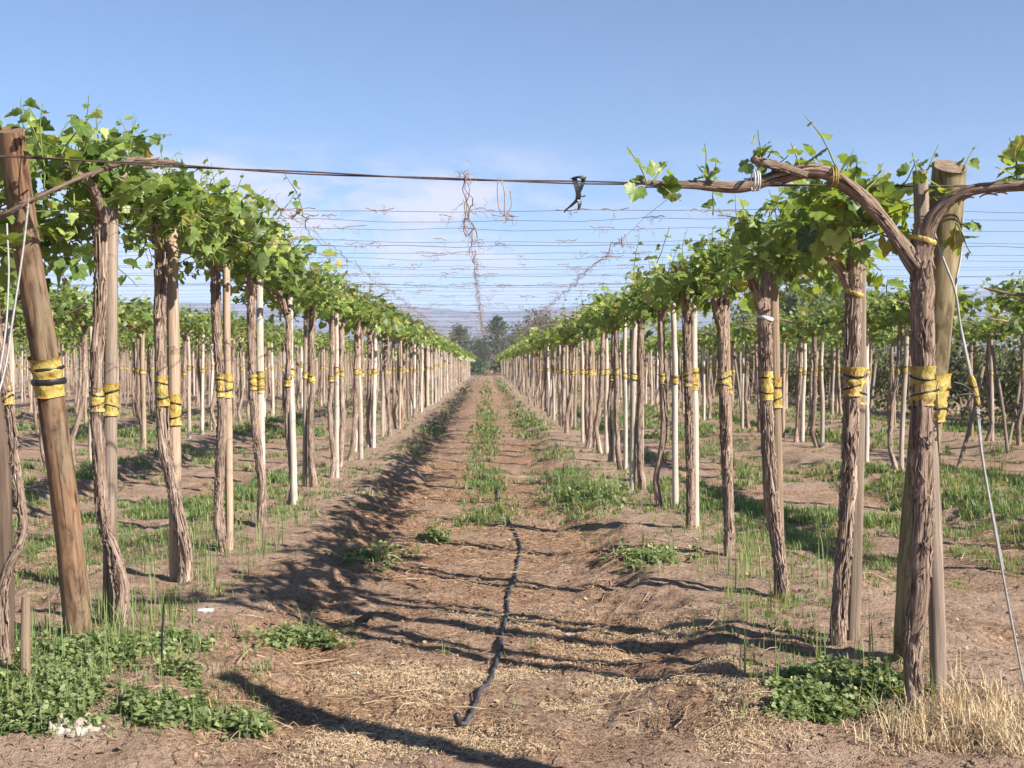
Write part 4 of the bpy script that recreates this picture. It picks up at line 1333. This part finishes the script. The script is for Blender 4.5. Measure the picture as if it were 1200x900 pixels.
def sticks(n, y0, y1, wfn, Ls, ws, tintm, lift=.006, pxlo=-40, pxhi=1240):
    x, y = sample(n, y0, y1, pxlo, pxhi)
    k = rg.random(n) < wfn(x, y); x, y = x[k], y[k]; n = len(x)
    L = rg.uniform(Ls[0], Ls[1], n) * rg.uniform(.4, 1, n); a = rg.uniform(0, 2 * PI, n); w = rg.uniform(ws[0], ws[1], n)
    dx, dy = np.cos(a) * L / 2, np.sin(a) * L / 2
    bend = rg.normal(0, .05, n) * L
    P0 = np.stack([x - dx, y - dy, zg(x - dx, y - dy) + lift * rg.uniform(.2, 2, n)], 1)
    P2 = np.stack([x + dx, y + dy, zg(x + dx, y + dy) + lift * rg.uniform(.2, 2, n)], 1)
    P1 = np.stack([x - np.sin(a) * bend, y + np.cos(a) * bend, np.maximum(zg(x, y), (P0[:, 2] + P2[:, 2]) / 2 - .01) + lift * rg.uniform(.4, 2.5, n)], 1)
    sd = np.stack([-np.sin(a) * w, np.cos(a) * w, np.zeros(n)], 1); up = np.stack([np.zeros(n), np.zeros(n), w * 1.4], 1)
    m = MB()
    V = np.stack([P0 - sd, P0 + up, P0 + sd, P1 - sd, P1 + up, P1 + sd, P2 - sd, P2 + up, P2 + sd], 1).reshape(-1, 3)
    b = np.arange(n)[:, None] * 9
    Q = np.concatenate([b + np.array(q) for q in ((0, 1, 4, 3), (1, 2, 5, 4), (3, 4, 7, 6), (4, 5, 8, 7))])
    t = np.clip(tintm + rg.normal(0, .22, n), 0, 1)
    m.add(V, Q, None, 0, np.repeat(t, 9))
    return m


fm = MB()
lit_near = lambda x, y: litter(x, y)
lit_wide = lambda x, y: np.clip(.10 + litter(x, y), 0, 1) * sstep(4.4, 5.2, y)
fm.merge(sticks(52000, 4.6, 8.5, lit_near, (.012, .07), (.0005, .0012), .36))
fm.merge(sticks(34000, 8.5, 24, lit_near, (.03, .14), (.0008, .0022), .36))
fm.merge(sticks(1700, 4.7, 8, lit_wide, (.06, .24), (.0010, .0026), .42, .012))
fm.merge(sticks(2600, 8, 26, lit_wide, (.1, .4), (.0016, .0035), .42, .016))
fm.merge(sticks(5000, 4.4, 12, lambda x, y: .5 + 0 * x, (.02, .10), (.001, .0028), .12))
# fine yellow chaff carpet in the front of the aisle
chaff = lambda x, y: sstep(.46, .62, fbm(x * 1.7 + 4, y * 1.7, 91, 4)) * (1 - sstep(.7, 1.4, np.abs(x - .15))) * sstep(4.35, 4.9, y) * (1 - sstep(6.4, 8.0, y))
fm.merge(sticks(70000, 4.4, 8, chaff, (.008, .035), (.0007, .0015), .97, .007, 230, 960))
x, y = sample(9000, 4.6, 15); k = rg.random(9000) < .12 + .6 * litter(x, y) * sstep(4.6, 5.6, y); x, y = x[k], y[k]; n = len(x)
a = rg.uniform(0, 6.28, n)
add_leaves(fm, np.stack([x, y, zg(x, y) + .008], 1), np.stack([np.cos(a), np.sin(a), rg.normal(0, .35, n)], 1), np.stack([rg.normal(0, .5, n), rg.normal(0, .5, n), np.ones(n)], 1), rg.uniform(.010, .028, n), np.clip(rg.normal(.28, .2, n), 0, .8), 1, 0, rg)
tag(fm.obj('dry_straw', STRAW), 'dry straw, twigs and leaf litter strewn along the aisle', 'straw litter', kind='stuff')

# a few fallen canes one can point at
for q, (pts, rad_, lab) in enumerate([
        ([(690, 660), (725, 652), (760, 640), (800, 632)], .006, 'long pale fallen cane on the ridge below the thick post row'),
        ([(300, 770), (345, 780), (385, 776), (420, 768)], .006, 'pale fallen cane lying beside the dark weed clump on the slope'),
        ([(190, 845), (210, 852), (228, 856)], .005, 'short dark twig lying on bare soil before the weeds'),
        ([(790, 855), (800, 845), (806, 830), (815, 826)], .004, 'thin forked twig on the bare soil at the aisle mouth')]):
    P = np.array([gpt(*p) for p in pts]); P[:, 2] += rad_ + .004
    m = MB(); tube(m, spline(P, 20), np.linspace(rad_, rad_ * .55, 20), 6, 0, None, True, .15, 2, q)
    tag(m.obj('fallen_cane', STRAW if q < 2 or q == 3 else W_DARK), lab, 'cane')

# soil crumbs
n = 22000; x, y = sample(n, 4.3, 14)
k = rg.random(n) < np.clip(.16 + .8 * sstep(.5, .68, fbm(x * 2.2, y * 2.2, 97)), 0, 1); x, y = x[k], y[k]; n = len(x)
ico = np.array([(0, 0, 1), (.9, 0, .3), (.28, .85, .35), (-.72, .53, .3), (-.72, -.53, .25), (.28, -.85, .3), (0, 0, -.5)])
fc = np.array([(0, 1, 2), (0, 2, 3), (0, 3, 4), (0, 4, 5), (0, 5, 1), (6, 2, 1), (6, 3, 2), (6, 4, 3), (6, 5, 4), (6, 1, 5)])
s = rg.uniform(.002, .007, n) * (1 + 1.5 * (rg.random(n) < .05)); jit = rg.uniform(.65, 1.35, (n, 7, 3))
V = np.stack([x, y, zg(x, y)], 1)[:, None] + ico[None] * jit * s[:, None, None]
m = MB(); m.add(V.reshape(-1, 3), None, (fc[None] + np.arange(n)[:, None, None] * 7).reshape(-1, 3), 0, 0.0)
tag(m.obj('soil_crumbs', SOIL, smooth=False), 'small crumbs and clods of dry soil', 'soil crumbs', kind='stuff')

# ------------------------------------------------------------------ trees, scrub, mountains
def tree(kind, h, w, seed, leafm, n=2600, ls=.3):
    r = np.random.default_rng(seed)
    tm_, cm_ = MB(), MB()
    tube(tm_, spline([(0, 0, -.3, w * .05), (r.normal(0, .1), r.normal(0, .1), h * .4, w * .035), (0, 0, h * .93, .03)], 12)[:, :3], np.linspace(w * .055, .04, 12), 8, 0, None, True, .1, 3, seed)
    cl = []
    if kind == 'conifer':
        for q in range(60):
            t = r.uniform(.12, 1) ; rad_ = w * .5 * (1 - t) ** .8 * r.uniform(.5, 1.1); a = r.uniform(0, 6.28)
            cl.append((rad_ * math.cos(a), rad_ * math.sin(a), h * t, .10 * w * (1.25 - t)))
    elif kind == 'column':
        for q in range(50):
            t = r.uniform(.1, 1); rad_ = w * .5 * math.sin(PI * min(1, t * .8 + .15)) * r.uniform(.3, 1); a = r.uniform(0, 6.28)
            cl.append((rad_ * math.cos(a), rad_ * math.sin(a), h * t, .16 * w))
    else:
        for q in range(44):
            a = r.uniform(0, 6.28); t = r.random(); b = r.uniform(.25, 1)
            cl.append((w * .5 * b * math.cos(a) * math.sqrt(t), w * .5 * b * math.sin(a) * math.sqrt(t), h * (.32 + .66 * r.beta(2, 1.4) * (1 - .35 * t * b)), .12 * w * r.uniform(.7, 1.3)))
    for c in cl[::3]:
        tube(tm_, spline([(0, 0, c[2] * .6, .05), (c[0] * .5, c[1] * .5, c[2] * .85, .04), (c[0], c[1], c[2], .02)], 6)[:, :3], np.linspace(w * .018, .015, 6), 5, 0, cap=False)
    per = n // len(cl)
    pos = np.concatenate([np.array(c[:3]) + r.normal(0, 1, (per, 3)) * c[3] * np.array([1, 1, .7]) for c in cl])
    pos[:, 2] = np.maximum(pos[:, 2], .3)
    m_ = len(pos); d = r.normal(0, 1, (m_, 3)); nr = r.normal(0, .6, (m_, 3)) + np.array([0, 0, .8])
    ct = np.repeat(r.normal(.5, .2, len(cl)), per)
    add_leaves(cm_, pos, d, nr, ls * r.uniform(.6, 1.3, m_), np.clip(ct + r.normal(0, .12, m_), 0, 1), 2, 0, r)
    return tm_, cm_, leafm


def put_tree(kind, px, d, top, w, seed, leafm, name, label, group=None, n=2600, ls=.3):
    p = at(px, 426, d); z = zg1(p.x, p.y)
    h = at(px, top, d).z - z
    t, c, lm = tree(kind, h, w, seed, leafm, n, ls)
    e = link(name, None, None, (p.x, p.y, z)); tag(e, label, 'tree', group)
    t.obj('trunk', BARK, e); c.obj('crown', lm, e)


put_tree('conifer', 583, 178, 372, 9.5, 1, TREELEAF, 'conifer_tree', 'dark conifer with pointed top at the far end of the aisle')
put_tree('column', 538, 186, 382, 3.4, 2, TREELEAF, 'columnar_tree', 'slim columnar tree at the far end beside the conifer')
put_tree('round', 612, 180, 388, 8, 3, TREELEAF, 'broad_tree', 'low dark broad tree just beside the conifer at the far end')
put_tree('round', 562, 192, 400, 7, 9, TREELEAF, 'broad_tree', 'low dark broad tree between the columnar tree and the conifer')
put_tree('round', 632, 150, 362, 6, 4, SCRUB, 'broad_tree', 'brownish half-bare tree rising over the thick post row at the far end')
put_tree('round', 650, 196, 388, 9, 12, TREELEAF, 'broad_tree', 'dark tree behind the brownish half-bare tree')
put_tree('round', 512, 192, 406, 9, 5, TREELEAF, 'broad_tree', 'low dark tree over the far end of the leaning post row')
put_tree('round', 480, 205, 409, 10, 15, TREELEAF, 'broad_tree', 'low hazy tree farthest along behind the leaning post row')
put_tree('round', 925, 70, 322, 5.5, 6, PALELEAF, 'broad_tree', 'pale green tree behind the third grapevine of the thick post row', None, 3600, .26)
put_tree('round', 985, 74, 318, 6, 7, PALELEAF, 'broad_tree', 'tall pale green tree between the second and third grapevines of the thick post row', None, 3800, .26)
put_tree('round', 890, 90, 350, 6, 8, PALELEAF, 'broad_tree', 'lower pale green tree left of the tall pale tree pair')
rb = np.random.default_rng(61)
bush_t = []
for s in range(4):
    t, c, lm = tree('round', 1.75, 3.2, 40 + s, SCRUB, 2400, .11)
    bush_t.append((t.mesh('stem', BARK), c.mesh('foliage', SCRUB)))
bush_f = []
for s in range(3):
    t, c, lm = tree('round', 2.0, 3.6, 60 + s, TREELEAF, 1500, .2)
    bush_f.append((t.mesh('stem', BARK), c.mesh('foliage', (TREELEAF, SCRUB, TREELEAF)[s])))
y = 17.0; q = 0
while y < 120:
    x = 13.4 + rb.normal(0, .5); e = link('scrub_bush', None, None, (x, y, zg1(x, y) - .25))
    tag(e, 'dry olive-brown scrub bush in the hedge beyond the outermost row', 'bush', 'scrub bushes beyond the outermost row')
    t, c = bush_t[q % 4]; link('stem', t, e); link('foliage', c, e)
    e.rotation_euler.z = rb.uniform(0, 6); s = rb.uniform(.8, 1.12); e.scale = (s, s, s * rb.uniform(1.2, 1.5)); q += 1
    y += 1.9 + rb.uniform(-.3, .5) + y * .012

for q in range(34):
    x = -62 + q * 3.4 + rb.uniform(-1.4, 1.4); y = rb.uniform(149, 166); e = link('scrub_bush', None, None, (x, y, zg1(x, y) - .4))
    tag(e, 'hazy green bush in the thicket closing the far end of the vineyard', 'bush', 'bushes closing the far end')
    t, c = bush_f[q % 3]; link('stem', t, e); link('foliage', c, e); k_ = rb.uniform(1.0, 1.9) * (.9 if abs(x) < 3 else 1)
    e.rotation_euler.z = rb.uniform(0, 6); e.scale = (k_ * 1.2, k_ * 1.2, k_)

# far ridge
m = MB(); nx_, ny_ = 260, 40
xs = np.linspace(-2600, 2600, nx_); ys = np.linspace(1500, 2500, ny_)
MX, MY = np.meshgrid(xs, ys, indexing='ij')
prof = sstep(1500, 1950, MY) * (1 - .25 * sstep(2000, 2500, MY))
ridge = np.clip(105 + 50 * (fbm(MX / 700 + 3, MX * 0 + 2.0, 41, 3) - .5) + 20 * (MX / 1000), 0, 128) + 22 * (fbm(MX / 200, MY / 200, 43, 4) - .5)
MZ = prof * np.maximum(ridge, 20) - 3
a = (np.arange(nx_ - 1)[:, None] * ny_ + np.arange(ny_ - 1)[None]).ravel()
m.add(np.stack([MX, MY, MZ], -1).reshape(-1, 3), np.stack([a, a + ny_, a + ny_ + 1, a + 1], 1))
tag(m.obj('mountains', ROCKM), 'hazy mountain ridge beyond the vineyard', 'mountains', kind='structure')

# ------------------------------------------------------------------ air
HAZE = True
if HAZE:
    hm, nt, out = mat('haze_air')
    pv = nt.nodes.new('ShaderNodeVolumePrincipled')
    pv.inputs['Color'].default_value = (.56, .69, .98, 1); pv.inputs['Density'].default_value = .00040; pv.inputs['Anisotropy'].default_value = .0
    nt.links.new(pv.outputs[0], out.inputs['Volume'])
    X, Ya, Yb, Za, Zb = 2950, -290, 2950, -6.0, 165
    V = [(-X, Ya, Za), (X, Ya, Za), (X, Yb, Za), (-X, Yb, Za), (-X, Ya, Zb), (X, Ya, Zb), (X, Yb, Zb), (-X, Yb, Zb)]
    m = MB(); m.add(V, [(0, 3, 2, 1), (4, 5, 6, 7), (0, 1, 5, 4), (1, 2, 6, 5), (2, 3, 7, 6), (3, 0, 4, 7)])
    h = m.obj('haze', hm, None, False); tag(h, 'thin blue haze in the valley air', 'haze', kind='stuff')

# ------------------------------------------------------------------ light, sky, camera
SUN = Vector((1.0, -0.72, 0)).normalized()
EL = R(31)
sd = Vector((SUN.x * math.cos(EL), SUN.y * math.cos(EL), math.sin(EL)))
L = bpy.data.lights.new('sun', 'SUN'); L.energy = 5.0; L.angle = R(.53); L.color = (1.0, .93, .83)
so = bpy.data.objects.new('sun', L); COL.objects.link(so)
so.rotation_euler = sd.to_track_quat('Z', 'Y').to_euler()

w = bpy.data.worlds.new('World'); SC.world = w; w.use_nodes = True
nt = w.node_tree
bg = nt.nodes['Background']
sky = nt.nodes.new('ShaderNodeTexSky'); sky.sky_type = 'NISHITA'; sky.sun_disc = False
sky.sun_elevation = EL; sky.sun_rotation = math.atan2(SUN.x, SUN.y)
sky.altitude = 1800; sky.air_density = 1.0; sky.dust_density = 0.0; sky.ozone_density = 3.0
tc = nt.nodes.new('ShaderNodeTexCoord')
sep = nt.nodes.new('ShaderNodeSeparateXYZ'); nt.links.new(tc.outputs['Generated'], sep.inputs[0])
# cloud bank low over the horizon on the left
cn = noise(nt, scaled(nt, tc.outputs['Generated'], (13, 13, 40)), 1.0, 6, .58, .3)
cm = ramp(nt, cn, [(0.40, (0, 0, 0)), (0.62, (1, 1, 1))])
band = ramp(nt, sep.outputs['Z'], [(0.05, (0.6, .6, .6)), (0.10, (1, 1, 1)), (0.15, (.9, .9, .9)), (0.185, (0, 0, 0))])
lft = ramp(nt, sep.outputs['X'], [(0.0, (1, 1, 1)), (0.08, (0.25, .25, .25)), (.4, (.2, .2, .2))])
f = mixc(nt, 1.0, mixc(nt, 1.0, cm, band, 'MULTIPLY'), lft, 'MULTIPLY')
f = mixc(nt, 1.0, f, (.8, .8, .8), 'MULTIPLY')
c = mixc(nt, f, mixc(nt, 1.0, sky.outputs[0], (.80, .955, 1.05), "MULTIPLY"), (7.2, 6.5, 7.0))
nt.links.new(c, bg.inputs['Color']); bg.inputs['Strength'].default_value = .057

cd = bpy.data.cameras.new('camera'); cd.sensor_width = 36; cd.lens = F / 1200 * 36; cd.clip_end = 8000; cd.clip_start = .05
co = bpy.data.objects.new('camera', cd); COL.objects.link(co); co.location = CAM; co.rotation_euler = ROT
cd.dof.use_dof = True; cd.dof.focus_distance = 7.0; cd.dof.aperture_fstop = 7.0
SC.camera = co
SC.view_settings.view_transform = 'Standard'; SC.view_settings.look = 'None'
SC.view_settings.exposure = 1.27; SC.view_settings.gamma = 1.0; SC.view_settings.use_curve_mapping = False
SC.cycles.use_denoising = True
SC.cycles.max_bounces = 7; SC.cycles.transparent_max_bounces = 4; SC.cycles.volume_bounces = 1
